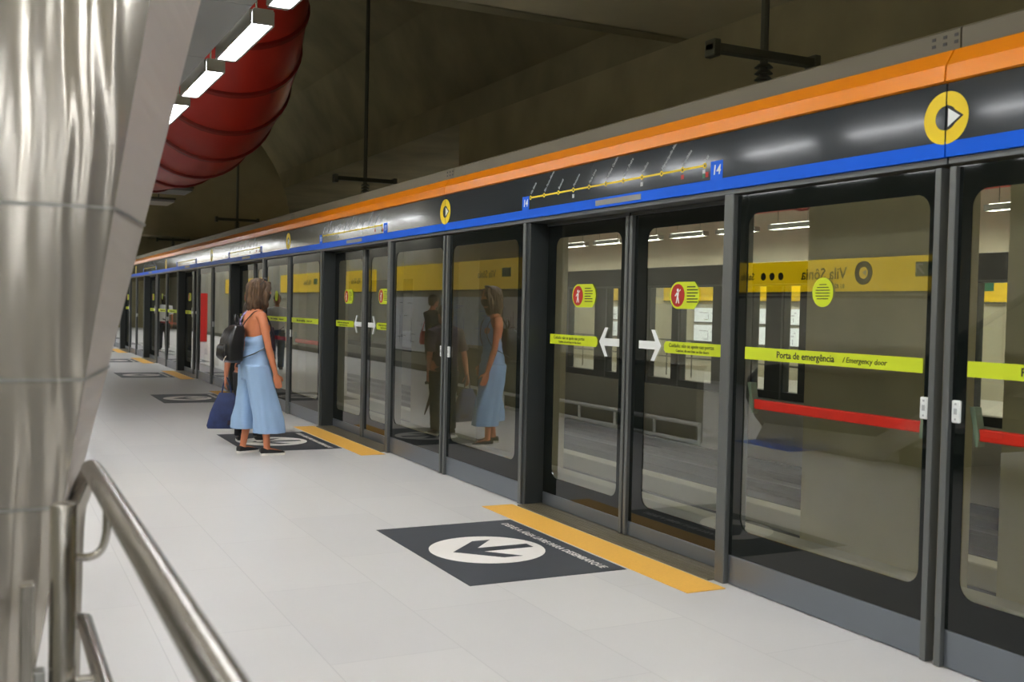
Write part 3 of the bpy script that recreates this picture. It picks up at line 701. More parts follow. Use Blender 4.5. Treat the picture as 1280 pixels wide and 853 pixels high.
# escalator
es = thing('escalator', 'escalator with dark balustrades and rubber handrails, mirrored in the emergency doors', 'escalator', (-4.6, 8.0, 0))
def hrpath(x):
    pts = [(x, 1.75, 0.15), (x, 1.95, 0.3), (x, 2.12, 0.5), (x, 2.1, 0.72), (x, 1.9, 0.86), (x, 1.5, 0.9), (x, 0.0, 0.9), (x, -0.35, 0.96)]
    pts += [(x, -0.35-t, 0.96+0.58*t) for t in (1, 2, 3, 4, 5)]
    return pts
for x in (0.0, -1.15):
    pts = hrpath(x)
    MB().tube(pts, 0.04, 10).build('handrail', M['rubber'], es)
    poly = [(p[1], p[2]) for p in pts]+[(-5.35, 2.9), (0.0, 0.0), (1.75, 0.0)]
    MB().prism(poly, x-0.012, x+0.012).build('balustrade', M['clear_glass'] if x < 0 else M['post'], es)
    MB().prism([(1.9, 0.0), (0, 0), (-5.4, 2.88), (-5.4, 3.15), (0, 0.26), (1.75, 0.22)], x-0.06, x+0.06).build('skirt', M['steel'], es)
for i in range(14): MB().box(-1.08, -0.07, -0.2-0.4*i, -0.6-0.4*i, 0.0+0.2*i, 0.2+0.2*i).build('step', M['darkmetal'], es)
MB().box(-1.08, -0.07, -0.2, 1.7, 0.0, 0.02).build('landing_plate', M['steel'], es)
dk = tag(MB().box(-6.2, -4.2, 8.9, 9.9, 0.0005, 0.002).build('floor_marking', M['blue']), 'blue floor marking by the escalator landing, mirrored in the glass', 'floor marking')
rt_ = thing('hydrant_cabinet', 'tall red cabinet far along the platform, mirrored in the distant glass', 'cabinet', (-3.62, 41.4, 0))
MB().box(-0.2, 0.2, -0.25, 0.25, 0, 1.85, 0.02).build('cabinet_body', M['redbox'], rt_); MB().box(0.2, 0.212, -0.2, 0.2, 0.15, 0.75, 0.005).build('lower_door', M['pink'], rt_); MB().box(0.212, 0.23, 0.1, 0.13, 0.4, 0.5).build('handle', M['steel'], rt_)
for (y, l) in ((30.5, 'green lit exit sign at the far left end of the fascia'),):
    g = thing('exit_sign', l, 'sign', (-0.42, y, 2.3))
    MB().box(-0.03, 0.03, -0.3, 0.3, 0, 0.2, 0.01).build('sign_box', M['housing'], g); MB().box(-0.035, -0.031, -0.28, 0.28, 0.02, 0.18).box(-0.28*0, 0.0, -0.304, -0.301, 0.02, 0.18).build('lit_face', M['greenled'], g)
    MB().tube([(0, 0, 0.2), (0, 0, 6.7)], 0.015, 6).build('hanging_rod', M['darkmetal'], g)

# ================================================================== RED DUCT
def bez(pts, n):
    out = []; pts = [Vector(p) for p in pts]
    ext = [pts[0]*2-pts[1]]+pts+[pts[-1]*2-pts[-2]]
    for i in range(1, len(ext)-2):
        for j in range(n):
            t = j/n; a, b, c, d = ext[i-1], ext[i], ext[i+1], ext[i+2]
            out.append(0.5*((2*b)+(c-a)*t+(2*a-5*b+4*c-d)*t*t+(3*b-3*c+d-a)*t**3))
    out.append(pts[-1]); return out
F_ = 1312.0
def px(x, y, Y):
    """a point of the place at depth Y along the platform, from the survey of the photo"""
    v = fw+rt*((x-640)/F_)-up*((y-426.5)/F_); t = Y/v.y
    return Vector((-3.685, 0, 1.5))+v*t
dpath = [px(296, -170, 13.6), px(292, -60, 14.2), px(286, 30, 15.0), px(272, 96, 16.0), px(244, 138, 17.2), px(205, 158, 18.4), px(140, 166, 19.4), px(40, 168, 20.2)]
path = bez(dpath, 8)
du = thing('air_duct', 'big red ribbed air duct curving down at the upper left', 'duct', (0, 0, 0))
RD = 1.03
MB().tube(path, RD, 40).build('duct_tube', M['duct'], du)
for i in range(3, len(path)-2, 5):
    t = (path[i+1]-path[i]).normalized()
    MB().tube([path[i]-t*0.05, path[i]-t*0.03, path[i]+t*0.03, path[i]+t*0.05], [RD+0.005, RD+0.035, RD+0.035, RD+0.005], 40).build('flange', M['ductring'], du)
for q in (14, 36): MB().tube([path[q]+Vector((0, 0, RD)), Vector((path[q].x, path[q].y, 9.2))], 0.02, 6).build('hanger_rod', M['darkmetal'], du)

for (x0, x1, y0, y1, yy, l) in ((205, 236, 235, 246, 22.6, 'pale hanging ceiling panel just under the red duct end'), (196, 214, 250, 259, 23.6, 'lower pale hanging ceiling panel beside the column edge')):
    a = px(x0-14, y1, yy); b = px(x1, y0, yy)
    g = thing('ceiling_baffle', l, 'baffle', ((a.x+b.x)/2, yy, (a.z+b.z)/2))
    MB().box(-(b.x-a.x)/2, (b.x-a.x)/2, -0.5, 0.5, 0.0, 0.05, 0.01).build('panel_body', M['trough'], g)
    MB().tube([(0, 0, 0.09), (0, 0, 9.2-(a.z+b.z)/2)], 0.012, 6).build('hanging_rod', M['darkmetal'], g)
    MB().box(-(b.x-a.x)/2-0.02, (b.x-a.x)/2+0.02, -0.52, 0.52, 0.05, 0.09, 0.01).build('panel_frame', M['darkmetal'], g)

# ================================================================== OVERHEAD CONDUCTOR HANGERS above the track
def hanger(y, zb, ztop, label):
    r = thing('conductor_hanger', label, 'hanger', (1.45, y, zb), 0, 'overhead conductor hangers')
    MB().tube([(0, 0, 0.3), (0, 0, ztop-zb)], 0.03, 8).build('drop_tube', M['darkmetal'], r)
    MB().box(-0.11, 0.11, -0.11, 0.11, ztop-zb-0.03, ztop-zb, 0.004).build('ceiling_plate', M['darkmetal'], r)
    MB().box(-0.5, 0.5, -0.05, 0.05, 0.26, 0.32, 0.01).box(-0.5, -0.44, -0.06, 0.06, 0.22, 0.345, 0.01).box(0.44, 0.5, -0.06, 0.06, 0.22, 0.345, 0.01).build('cross_arm', M['darkmetal'], r)
    ins = MB()
    for q in range(5): ins.tube([(0, 0, 0.02+q*0.045), (0, 0, 0.045+q*0.045)], [0.07, 0.045], 12)
    ins.tube([(0, 0, 0), (0, 0, 0.27)], 0.03, 10); ins.build('insulator', M['darkmetal'], r)
    MB().box(-0.08, 0.08, -0.2, 0.2, -0.05, 0.0, 0.01).build('clamp', M['darkmetal'], r)
    return r
hanger(6.2, 3.13, 5.0, 'conductor hanger bracket over the track, at the upper right of the photo')
hanger(15.4, 3.13, 7.9, 'conductor hanger with long drop tube, right of the red duct')
hanger(24.6, 3.13, 8.2, 'conductor hanger in the middle distance under the red duct')
hanger(34.0, 3.13, 8.2, 'furthest conductor hanger beside the steel column edge')
tag(MB().prism([(1.40, 2.93), (1.5, 2.93), (1.5, 3.0), (1.53, 3.06), (1.37, 3.06), (1.4, 3.0)], -6, 61.9, 'Y').build('conductor_bar', M['darkmetal']), 'rigid overhead conductor bar running above the track', 'conductor bar')

# ================================================================== FOREGROUND: clad column and stair railing
def column():
    r = thing('clad_column', 'large leaning column clad in wavy stainless steel at the left', 'column', (0, 0, 0))
    def edgeR(z): return -3.49+0.2270*(z-0.83)          # right edge of the flat side
    def edgeL(z): return -3.555+0.150*(z-0.83)
    def sect(z):
        xr, xl = edgeR(z), edgeL(z)
        pts = [(xr, 3.15), (xl, 2.62)]
        # broad curved nose: faces the camera near its right edge, then rolls away to the left
        x, y = xl, 2.62; sl = 0.0; NP = 90
        q = (z-1.32)/0.40
        m = 0.15*(z-1.85)+0.007*math.sin(PI*q)+0.003*math.sin(2.3*PI*q+1)      # the ripples wander with height
        for i in range(NP):
            ds = 0.0042 if i < 60 else 0.0145; sl += ds
            a = math.radians(10-100*(min(1.0, sl/0.68))**1.2)
            x -= ds*math.cos(a); y -= ds*math.sin(a)
            off = 0
            for (s0, wd, am) in ((0.026, 0.010, 0.0032), (0.080, 0.011, 0.0036), (0.134, 0.012, 0.0036), (0.205, 0.020, -0.0045)):
                off += am*math.exp(-((sl-s0-m)/wd)**2)
            pts.append((x+math.sin(a)*off, y-math.cos(a)*off))
        pts += [(x+0.02, 3.2), (x+0.06, 3.9), (xr-0.1, 3.9)]
        return pts
    zs = [0.5, 1.05, 1.325, 1.70, 2.3, 2.9, 3.6, 4.99]
    zz = sorted(set(zs+[0.5+0.05*i for i in range(90)]))
    zz = [z for z in zz if z <= 4.99]
    rings = [[(p[0], p[1], z) for p in sect(z)] for z in zz]
    n = len(rings[0])
    nose = MB().loft([rg[1:92] for rg in rings], True, False, False); nose.build('curved_cladding', M['clad'], r)
    MB().loft([[rg[0], rg[1]] for rg in rings], False, False, False).build('side_panel', M['cladflat'], r)
    MB().loft([rg[91:]+[rg[0]] for rg in rings], False, False, False).build('rear_cladding', M['cladflat'], r)
    sj = MB()
    for z in (1.02, 1.315, 1.715, 2.5, 3.3):
        s0, s1 = sect(z-0.003), sect(z+0.003)
        a = [(p[0]+(0.004 if i < 1 else 0), p[1]-0.003, z-0.004) for i, p in enumerate(s0[:92])]; b = [(p[0]+(0.004 if i < 1 else 0), p[1]-0.003, z+0.004) for i, p in enumerate(s1[:92])]
        sj.loft([a, b], False, False, False)
    sj.build('seams', M['housing'], r)
    pl = sect(0.5)
    MB().loft([[(p[0], p[1]+0.03, 0.0) for p in pl], [(p[0], p[1]+0.03, 0.55) for p in pl]], False).build('plinth', M['plinth'], r)
    return r
column()
def railing():
    r = thing('stair_railing', 'tubular stainless steel railing in the left foreground', 'railing', (0, 0, 0))
    top = [(-3.456, -2.0, 1.09), (-3.456, 0.5, 1.09), (-3.456, 2.0, 1.09), (-3.457, 2.66, 1.09), (-3.460, 2.74, 1.075), (-3.476, 2.79, 1.02), (-3.49, 2.80, 0.93), (-3.497, 2.80, 0.55), (-3.497, 2.80, 0.42)]
    MB().tube(bez(top, 6), 0.024, 16).build('handrail', M['steel'], r)
    MB().tube([(-3.47, -2.0, 0.72), (-3.47, 2.2, 0.72), (-3.47, 2.72, 0.72), (-3.48, 2.79, 0.70)], 0.019, 12).build('lower_bar', M['steel'], r)
    MB().tube([(-3.47, -2.0, 0.42), (-3.47, 2.72, 0.42), (-3.48, 2.79, 0.42)], 0.019, 12).build('lower_bar', M['steel'], r)
    for (x, y, zt, rr) in ((-3.545, 2.3, 1.085, 0.026), (-3.545, 0.6, 1.085, 0.026), (-3.545, -1.2, 1.085, 0.026)):
        p = MB().tube([(x, y, 0.0), (x, y, zt-0.004), (x, y, zt)], [rr, rr, rr*0.94], 18).build('post', M['steel'], r)
        bk = [(x+0.02, y, 0.975), (x+0.05, y, 0.972), (x+0.072, y, 0.985), (x+0.082, y, 1.02), (x+0.083, y, 1.075)]
        MB().tube(bez(bk, 5), 0.0085, 10).build('bracket', M['steel'], p)
        MB().tube([(x, y, 0.0), (x, y, 0.012)], 0.034, 18).build('base_flange', M['steel'], p)
        for q in (0.72, 0.42): MB().tube([(x, y, q), (x+0.075, y, q)], 0.008, 8).build('bar_stub', M['steel'], p)
    return r
railing()
r = thing('stair_newel', 'shorter steel post with clamp beside the column foot', 'post', (-3.612, 2.3, 0.0))
MB().box(-0.014, 0.014, -0.02, 0.02, -0.02, 0.93, 0.004).build('flat_post', M['steel'], r); MB().box(0.014, 0.035, -0.02, 0.02, 0.68, 0.75, 0.003).build('clamp', M['housing'], r)

# ================================================================== PEOPLE
def remesh(mb, voxel, smooth, m, name, fn=None):
    me = mb.mesh(name, m); o = bpy.data.objects.new(name, me); COL.objects.link(o)
    md = o.modifiers.new('r', 'REMESH'); md.mode = 'VOXEL'; md.voxel_size = voxel; md.use_smooth_shade = True
    if smooth:
        sd = o.modifiers.new('s', 'SMOOTH'); sd.factor = 0.5; sd.iterations = smooth
    dg = bpy.context.evaluated_depsgraph_get(); out = bpy.data.meshes.new_from_object(o.evaluated_get(dg))
    bpy.data.objects.remove(o)
    if fn:
        for v in out.vertices: v.co = fn(Vector(v.co))
    for p in out.polygons: p.use_smooth = True
    out.name = name; out.materials.clear(); out.materials.append(m); return out
def ell(c, a, b, n=20, rot=0.0):
    """horizontal ellipse ring"""
    return [Vector((c[0]+a*math.cos(t)*math.cos(rot)-b*math.sin(t)*math.sin(rot), c[1]+a*math.cos(t)*math.sin(rot)+b*math.sin(t)*math.cos(rot), c[2])) for t in [2*PI*i/n for i in range(n)]]
def hand(mb, wrist, dirv, palmn, side, curl=0.5, s=1.0):
    """palm and five fingers; dirv: from wrist to fingertips, palmn: the way the palm faces; side=+1 thumb on dirv x palmn side"""
    d = Vector(dirv).normalized(); n = Vector(palmn); n = (n-d*n.dot(d)).normalized(); t = d.cross(n)*side
    W = Vector(wrist)
    mb.tube([W-d*0.01, W+d*0.03*s, W+d*0.06*s, W+d*0.088*s], [(0.022*s, 0.024*s), (0.017*s, 0.034*s), (0.0155*s, 0.041*s), (0.013*s, 0.038*s)], 12) if False else None
    for k in range(4):   # palm bones side by side give a flat palm
        off = t*(0.03-0.02*k)*s
        mb.tube([W+off*0.5, W+d*0.05*s+off*0.95, W+d*0.088*s+off], [0.0155*s, 0.0145*s, 0.0115*s], 10)
    ln = [0.070, 0.078, 0.072, 0.056]
    for k in range(4):
        off = t*(0.031-0.0205*k)*s; p = W+d*0.086*s+off; a = 0.25*curl; dd = d; pts = [p]; rr = [0.0098*s]
        for q in range(3):
            a += curl*(0.55 if q else 0.35)
            dd = d*math.cos(a)+n*math.sin(a); p = p+dd*ln[k]*s*(0.42, 0.32, 0.26)[q]; pts.append(p); rr.append((0.0092, 0.0084, 0.0070)[q]*s)
        mb.tube(pts, rr, 8)
    p = W+d*0.025*s+t*0.026*s; pts = [p, p+(d*0.55+t*0.7+n*0.3).normalized()*0.038*s]; pts.append(pts[-1]+(d*0.85+t*0.25+n*0.45).normalized()*0.03*s); pts.append(pts[-1]+(d*0.9+n*0.5).normalized()*0.024*s)
    mb.tube(pts, [0.014*s, 0.0115*s, 0.0098*s, 0.0078*s], 8)
    return W+d*0.095*s+n*0.02*s

def body(J, sex='f', fingers=True, curl=(0.5, 0.5)):
    """J: joints in metres in the figure's own frame (x forward, y left)."""
    mb = MB(); k = 0.88 if sex == 'f' else 1.0
    h = J['head']; n = J['neck']; c = J['chest']; wst = J['waist']; hp = J['hip']
    V = Vector
    # trunk
    tr = [(hp+V((0, 0, -0.10)), .10, .15), (hp, .115, .175*(1.02 if sex == 'f' else .95)), (hp+V((0, 0, .08)), .108, .165*(.97 if sex == 'f' else .97)), (wst, .092*k, .137*k+.005), (wst+V((0, 0, .10)), .098*k, .145*k), (c, .112*k, .168*k), (c+V((0, 0, .09)), .108*k, .185*k), (c+V((0, 0, .15)), .085*k, .17*k), (c+V((0, 0, .19)), .062, .10), (n, .052*k, .056*k)]
    mb.loft([ell(p, a, b, 24) for p, a, b in tr])
    if sex == 'f':
        for s in (1, -1): mb.ball(c+V((.075, .075*s, 0.0)), .055, .062, .06, 14, 8)
    mb.tube([n+V((-.008, 0, -.06)), n+V((0, 0, .02)), h+V((-.012, 0, -.07))], [.058*k, .052*k, .052*k], 14)
    # head: skull, face, jaw, nose, ears
    yaw = J.get('yaw', 0.0); cy, sy = math.cos(yaw), math.sin(yaw)
    def H(x, y, z): return h+V((x*cy-y*sy, x*sy+y*cy, z))
    def R(cx, cz, a, b):
        return [H(cx+a*math.cos(t), b*math.sin(t), cz) for t in [2*PI*i/22 for i in range(22)]]
    mb.loft([R(.045, -.118, .022, .024), R(.036, -.108, .045, .042), R(.022, -.085, .068, .056), R(.008, -.05, .085, .066), R(.0, -.01, .094, .073), R(-.004, .03, .098, .077), R(-.006, .065, .094, .074), R(-.008, .095, .074, .060), R(-.008, .115, .038, .032)])
    mb.tube([H(.088, 0, .018), H(.106, 0, -.018), H(.098, 0, -.032)], [.008, .013, .011], 8)
    mb.ball(H(.083, 0, -.062), .014, .022, .012, 10, 6)           # mouth
    for s in (1, -1):
        mb.ball(H(-.004, .076*s, -.012), .017, .009, .03, 10, 6)
        mb.ball(H(.078, .030*s, .002), .014, .018, .010, 10, 6)   # brow / eye mass
    # arms
    for s, nm in ((1, 'L'), (-1, 'R')):
        sh_, el, wr = J['sh'+nm], J['el'+nm], J['wr'+nm]
        mb.tube([c+V((0, .08*s, .12)), sh_+V((0, -.01*s, .0)), sh_.lerp(el, .25), sh_.lerp(el, .6), el], [.055*k, .057*k, .050*k, .044*k, .039*k], 14)
        mb.tube([el, el.lerp(wr, .3), el.lerp(wr, .75), wr], [.039*k, .041*k, .031*k, .025*k], 12)
        d = (wr-el).normalized()
        J['grip'+nm] = hand(mb, wr, d if 'hd'+nm not in J else J['hd'+nm], J.get('pn'+nm, V((0, -s, 0))), J.get('ts'+nm, s), curl[0 if s > 0 else 1], 0.95 if sex == 'f' else 1.05)
    # legs
    for s, nm in ((1, 'L'), (-1, 'R')):
        kn, an = J['kn'+nm], J['an'+nm]; q = hp+V((0, .09*s, -.04))
        mb.tube([q, q.lerp(kn, .35), q.lerp(kn, .8), kn], [.098*k+.006, .088*k, .064*k, .056*k], 16)
        mb.tube([kn, kn.lerp(an, .3), kn.lerp(an, .7), an, an+V((0, 0, -.045))], [.056*k, .060*k, .042*k, .036*k, .038*k], 14)
        fd = J.get('fd'+nm, V((1, 0, 0)))
        mb.tube([an+V((0, 0, -.05))-fd*.045, an+V((0, 0, -.045)), an+V((0, 0, -.058))+fd*.08, an+V((0, 0, -.070))+fd*.155], [.034, .038, .034, .022], 12)
    return mb

def shoe(J, nm, parent, upper, sole, lift=0.0):
    an = J['an'+nm]; fd = J.get('fd'+nm, Vector((1, 0, 0))); sd = Vector((-fd.y, fd.x, 0)); g = Vector((an.x, an.y, an.z-0.085))
    up_ = MB(); rg = []
    for (u, wd, ht, zb) in ((-.062, .022, .045, .018), (-.055, .034, .058, .014), (-.02, .040, .062, .012), (.03, .043, .052, .012), (.08, .047, .042, .012), (.125, .045, .032, .012), (.16, .034, .024, .012), (.178, .014, .016, .014)):
        rg.append([g+fd*u+sd*(wd*math.cos(t))+Vector((0, 0, zb+ht*(0.5+0.5*math.sin(t)) if math.sin(t) > -0.2 else zb)) for t in [2*PI*i/16 for i in range(16)]])
    up_.loft(rg); o = up_.build('shoe', upper, parent)
    so = MB(); rs = []
    outline = [(-.070, 0), (-.06, .03), (-.02, .043), (.04, .045), (.09, .050), (.13, .048), (.165, .036), (.186, .012), (.186, -.012), (.165, -.036), (.13, -.048), (.09, -.05), (.04, -.045), (-.02, -.043), (-.06, -.03)]
    for z in (0.0, .022): rs.append([g+fd*u+sd*v+Vector((0, 0, z)) for u, v in outline])
    so.loft(rs, False); so.build('sole', sole, o)
    return o

V = Vector
# --- the woman in the pale blue jumpsuit
wm = thing('person', 'woman in a pale blue wide-legged jumpsuit and black slip-ons facing the glass doors', 'person', (-1.30, 10.47, 0), math.radians(10))
J = dict(head=V((.035, 0, 1.625)), neck=V((.0, 0, 1.465)), chest=V((-.01, 0, 1.255)), waist=V((.0, 0, 1.06)), hip=V((-.005, 0, .91)),
         shL=V((-.01, .175, 1.375)), elL=V((-.03, .225, 1.10)), wrL=V((.06, .20, .87)),
         shR=V((-.01, -.175, 1.375)), elR=V((.035, -.228, 1.08)), wrR=V((.12, -.222, .80)),
         knL=V((-.0, .11, .49)), anL=V((-.065, .13, .085)), knR=V((.05, -.12, .49)), anR=V((.075, -.135, .085)),
         fdL=V((.97, .2, 0)).normalized(), fdR=V((.985, -.17, 0)).normalized(), yaw=-.12, pnR=V((.1, 1, 0)), tsR=-1, pnL=V((0, -1, 0)), tsL=1)
J['tsR'] = 1; J['tsL'] = -1
link('body', remesh(body(J, 'f', curl=(.5, .35)), 0.0055, 3, M['skin'], 'body'), wm)
# jumpsuit: low-backed bodice plus two wide legs
js = MB()
c, wst, hp = J['chest'], J['waist'], J['hip']
js.loft([ell(hp+V((0, 0, -.16)), .13, .19, 28), ell(hp+V((0, 0, -.05)), .135, .19, 28), ell(hp+V((0, 0, .06)), .125, .172, 28), ell(wst, .098, .138, 28), ell(wst+V((0.005, 0, .07)), .105, .145, 28), ell(wst+V((.02, 0, .13)), .10, .145, 28)])
js.loft([ell(c+V((.045, 0, -.1)), .085, .135, 20), ell(c+V((.055, 0, 0)), .085, .145, 20), ell(c+V((.06, 0, .08)), .065, .12, 20), ell(c+V((.055, 0, .16)), .035, .07, 20)])
for s, nm in ((1, 'L'), (-1, 'R')):
    q = hp+V((-.005, .085*s, -.02)); kn = J['kn'+nm]; an = J['an'+nm]
    if s > 0: cs = [(q, .130, .112), (q.lerp(kn, .5), .13, .112), (kn+V((-.025, .0, 0)), .132, .112), (V((an.x+.01, an.y-.01, .36)), .137, .114), (V((an.x+.01, an.y-.01, .25)), .14, .117)]
    else:     cs = [(q, .130, .112), (q.lerp(kn, .5), .137, .115), (kn+V((.02, 0, 0)), .145, .118), (V((an.x+.02, an.y, .36)), .148, .12), (V((an.x+.03, an.y, .22)), .156, .125)]
    js.loft([ell(p, a, b, 28) for p, a, b in cs])
def folds(v):
    if v.z < .95:
        k = (0.95-v.z)/.75; s = 1 if v.y > 0 else -1
        cx = (.0 if s > 0 else .06)*k; cy_ = .11*s
        a = math.atan2(v.y-cy_, v.x-cx); d = V((math.cos(a), math.sin(a), 0))
        v = v+d*(.010*k*math.sin(5*a+s)+.006*k*math.sin(9*a+2*s+v.z*6))
    else:
        v = v+V((0.0025*math.sin(v.z*90+v.y*20), 0, 0))
    return v
sj = remesh(js, 0.008, 4, M['denim'], 'jumpsuit', folds); link('jumpsuit', sj, wm)
# wide waistband and the patterned halter strap over the shoulder
MB().loft([ell(wst+V((0, 0, -.03)), .106, .146, 30), ell(wst+V((0, 0, .012)), .104, .143, 30)], True, False).build('waistband', M['denim'], wm)
st = bez([wst+V((-.10, .07, .06)), c+V((-.118, .10, -.02)), c+V((-.10, .115, .10)), c+V((-.02, .10, .178)), c+V((.07, .07, .14)), c+V((.10, .05, .05))], 5)
MB().tube(st, [(.006, .028)]*len(st), 10).build('halter_strap', M['floral'], wm)
# hair to the shoulders, mask, sunglasses
hh = J['head']; hr = MB()
hr.ball(hh+V((-.022, 0, .03)), .112, .094, .10, 22, 14)
hr.loft([ell(hh+V((-.055, .0, .04)), .078, .092, 20), ell(hh+V((-.05, .0, -.04)), .085, .098, 20), ell(hh+V((-.045, 0, -.11)), .088, .104, 20), ell(hh+V((-.04, 0, -.165)), .085, .102, 20), ell(hh+V((-.04, 0, -.20)), .066, .085, 20)])
for s in (1, -1):
    hr.tube([hh+V((.06, .055*s, .085)), hh+V((.055, .085*s, .03)), hh+V((.02, .098*s, -.05)), hh+V((.015, .095*s, -.13)), hh+V((.01, .08*s, -.185))], [.03, .028, .034, .032, .018], 10)
def strands(v):
    a = math.atan2(v.y, v.x-hh.x+.03); d = V((math.cos(a), math.sin(a), 0)); k = min(1, max(.25, (hh.z+.1-v.z)/.25))
    return v+d*(.008*k*math.sin(a*11+v.z*26)+.005*math.sin(a*23-v.z*17)+.004*math.sin(v.z*60+a*5))
link('hair', remesh(hr, 0.006, 3, M['hair'], 'hair', strands), wm)
yw = J['yaw']; fdv = V((math.cos(yw), math.sin(yw), 0)); sdv = V((-fdv.y, fdv.x, 0))
mk = MB(); rg = []
for (z, a, f) in ((-.022, .05, .103), (-.035, .058, .112), (-.055, .062, .112), (-.085, .056, .098), (-.112, .04, .075)):
    rg.append([hh+fdv*(f-.055*(abs(t)**2.2))+sdv*(a*t*1.12)+V((0, 0, z)) for t in [-1+2*i/14 for i in range(15)]]+[hh+fdv*(f-.075*(abs(t)**2.2)-.012)+sdv*(a*t*1.05)+V((0, 0, z)) for t in [1-2*i/14 for i in range(15)]])
mk.loft(rg); mkb = mk.build('face_mask', M['mask'], wm)
MB().tube([hh+fdv*.05+sdv*(-.07)+V((0, 0, -.03)), hh+fdv*.0+sdv*(-.086)+V((0, 0, -.012))], .003, 6).tube([hh+fdv*.05+sdv*.07+V((0, 0, -.03)), hh+sdv*.086+V((0, 0, -.012))], .003, 6).build('ear_loop', M['mask'], mkb)
gl = MB()
for s in (1, -1):
    gl.ball(hh+fdv*.045+sdv*(.034*s)+V((0, 0, .118)), .016, .028, .016, 12, 8)
    gl.tube([hh+fdv*.045+sdv*(.06*s)+V((0, 0, .117)), hh+sdv*(.095*s)+V((-.03, 0, .06))], .004, 6)
gl.tube([hh+fdv*.055+sdv*.012+V((0, 0, .12)), hh+fdv*.055-sdv*.012+V((0, 0, .12))], .004, 6)
gl.build('sunglasses', M['rubber'], wm)
shoe(J, 'L', wm, M['shoe'], M['sole']); shoe(J, 'R', wm, M['shoe'], M['sole'])
# her backpack
bp = thing('backpack', 'small black leather backpack slung on the back of the woman in blue', 'backpack', (-1.30, 10.47, 0), math.radians(10))
def rrect(c, hx, hy, z, n=6, r=.45):
    pts = []
    for (sx, sy, a0) in ((1, 1, 0), (-1, 1, PI/2), (-1, -1, PI), (1, -1, 1.5*PI)):
        rad = r*min(hx, hy)
        for i in range(n): a = a0+PI/2*i/(n-1); pts.append(V((c[0]+sx*(hx-rad)+rad*math.cos(a), c[1]+sy*(hy-rad)+rad*math.sin(a), z)))
    return pts
b = MB().loft([rrect((-.225, .045), .055, .10, .915), rrect((-.235, .045), .082, .128, .94), rrect((-.24, .045), .09, .135, 1.02), rrect((-.225, .045), .085, .132, 1.14), rrect((-.205, .045), .07, .122, 1.23), rrect((-.185, .045), .045, .095, 1.275), rrect((-.175, .045), .02, .05, 1.285)])
b.build('bag_body', M['leather'], bp)
MB().loft([rrect((-.315, .045), .02, .09, .95), rrect((-.325, .045), .03, .10, .98), rrect((-.32, .045), .03, .098, 1.07), rrect((-.305, .045), .018, .085, 1.10)]).build('front_pocket', M['leather'], bp)
MB().tube(bez([(-.18, .04, 1.27), (-.20, .05, 1.33), (-.185, .06, 1.385), (-.165, .045, 1.345), (-.165, .035, 1.275)], 5), .009, 8).build('grab_handle', M['leather'], bp)
MB().tube(bez([(-.17, -.03, 1.25), (-.115, -.07, 1.35), (-.04, -.10, 1.425), (.06, -.11, 1.37), (.105, -.13, 1.24), (.06, -.165, 1.10), (-.06, -.16, 1.02), (-.18, -.08, .96)], 6), [(.005, .013)]*43, 8).tube(bez([(-.17, .11, 1.24), (-.10, .12, 1.38), (-.01, .12, 1.44), (.09, .11, 1.36), (.11, .13, 1.22), (.06, .165, 1.08), (-.07, .16, 1.0), (-.18, .12, .95)], 6), [(.005, .013)]*43, 8).build('shoulder_strap', M['leather'], bp)
MB().tube([(-.345, -.02, 1.085), (-.345, .11, 1.085)], .004, 6).build('zip', M['steel'], bp)
MB().tube(bez([(-.31, -.06, .99), (-.345, -.075, .97), (-.36, -.08, .93)], 4), .006, 6).build('zip_pull', M['steel'], bp)

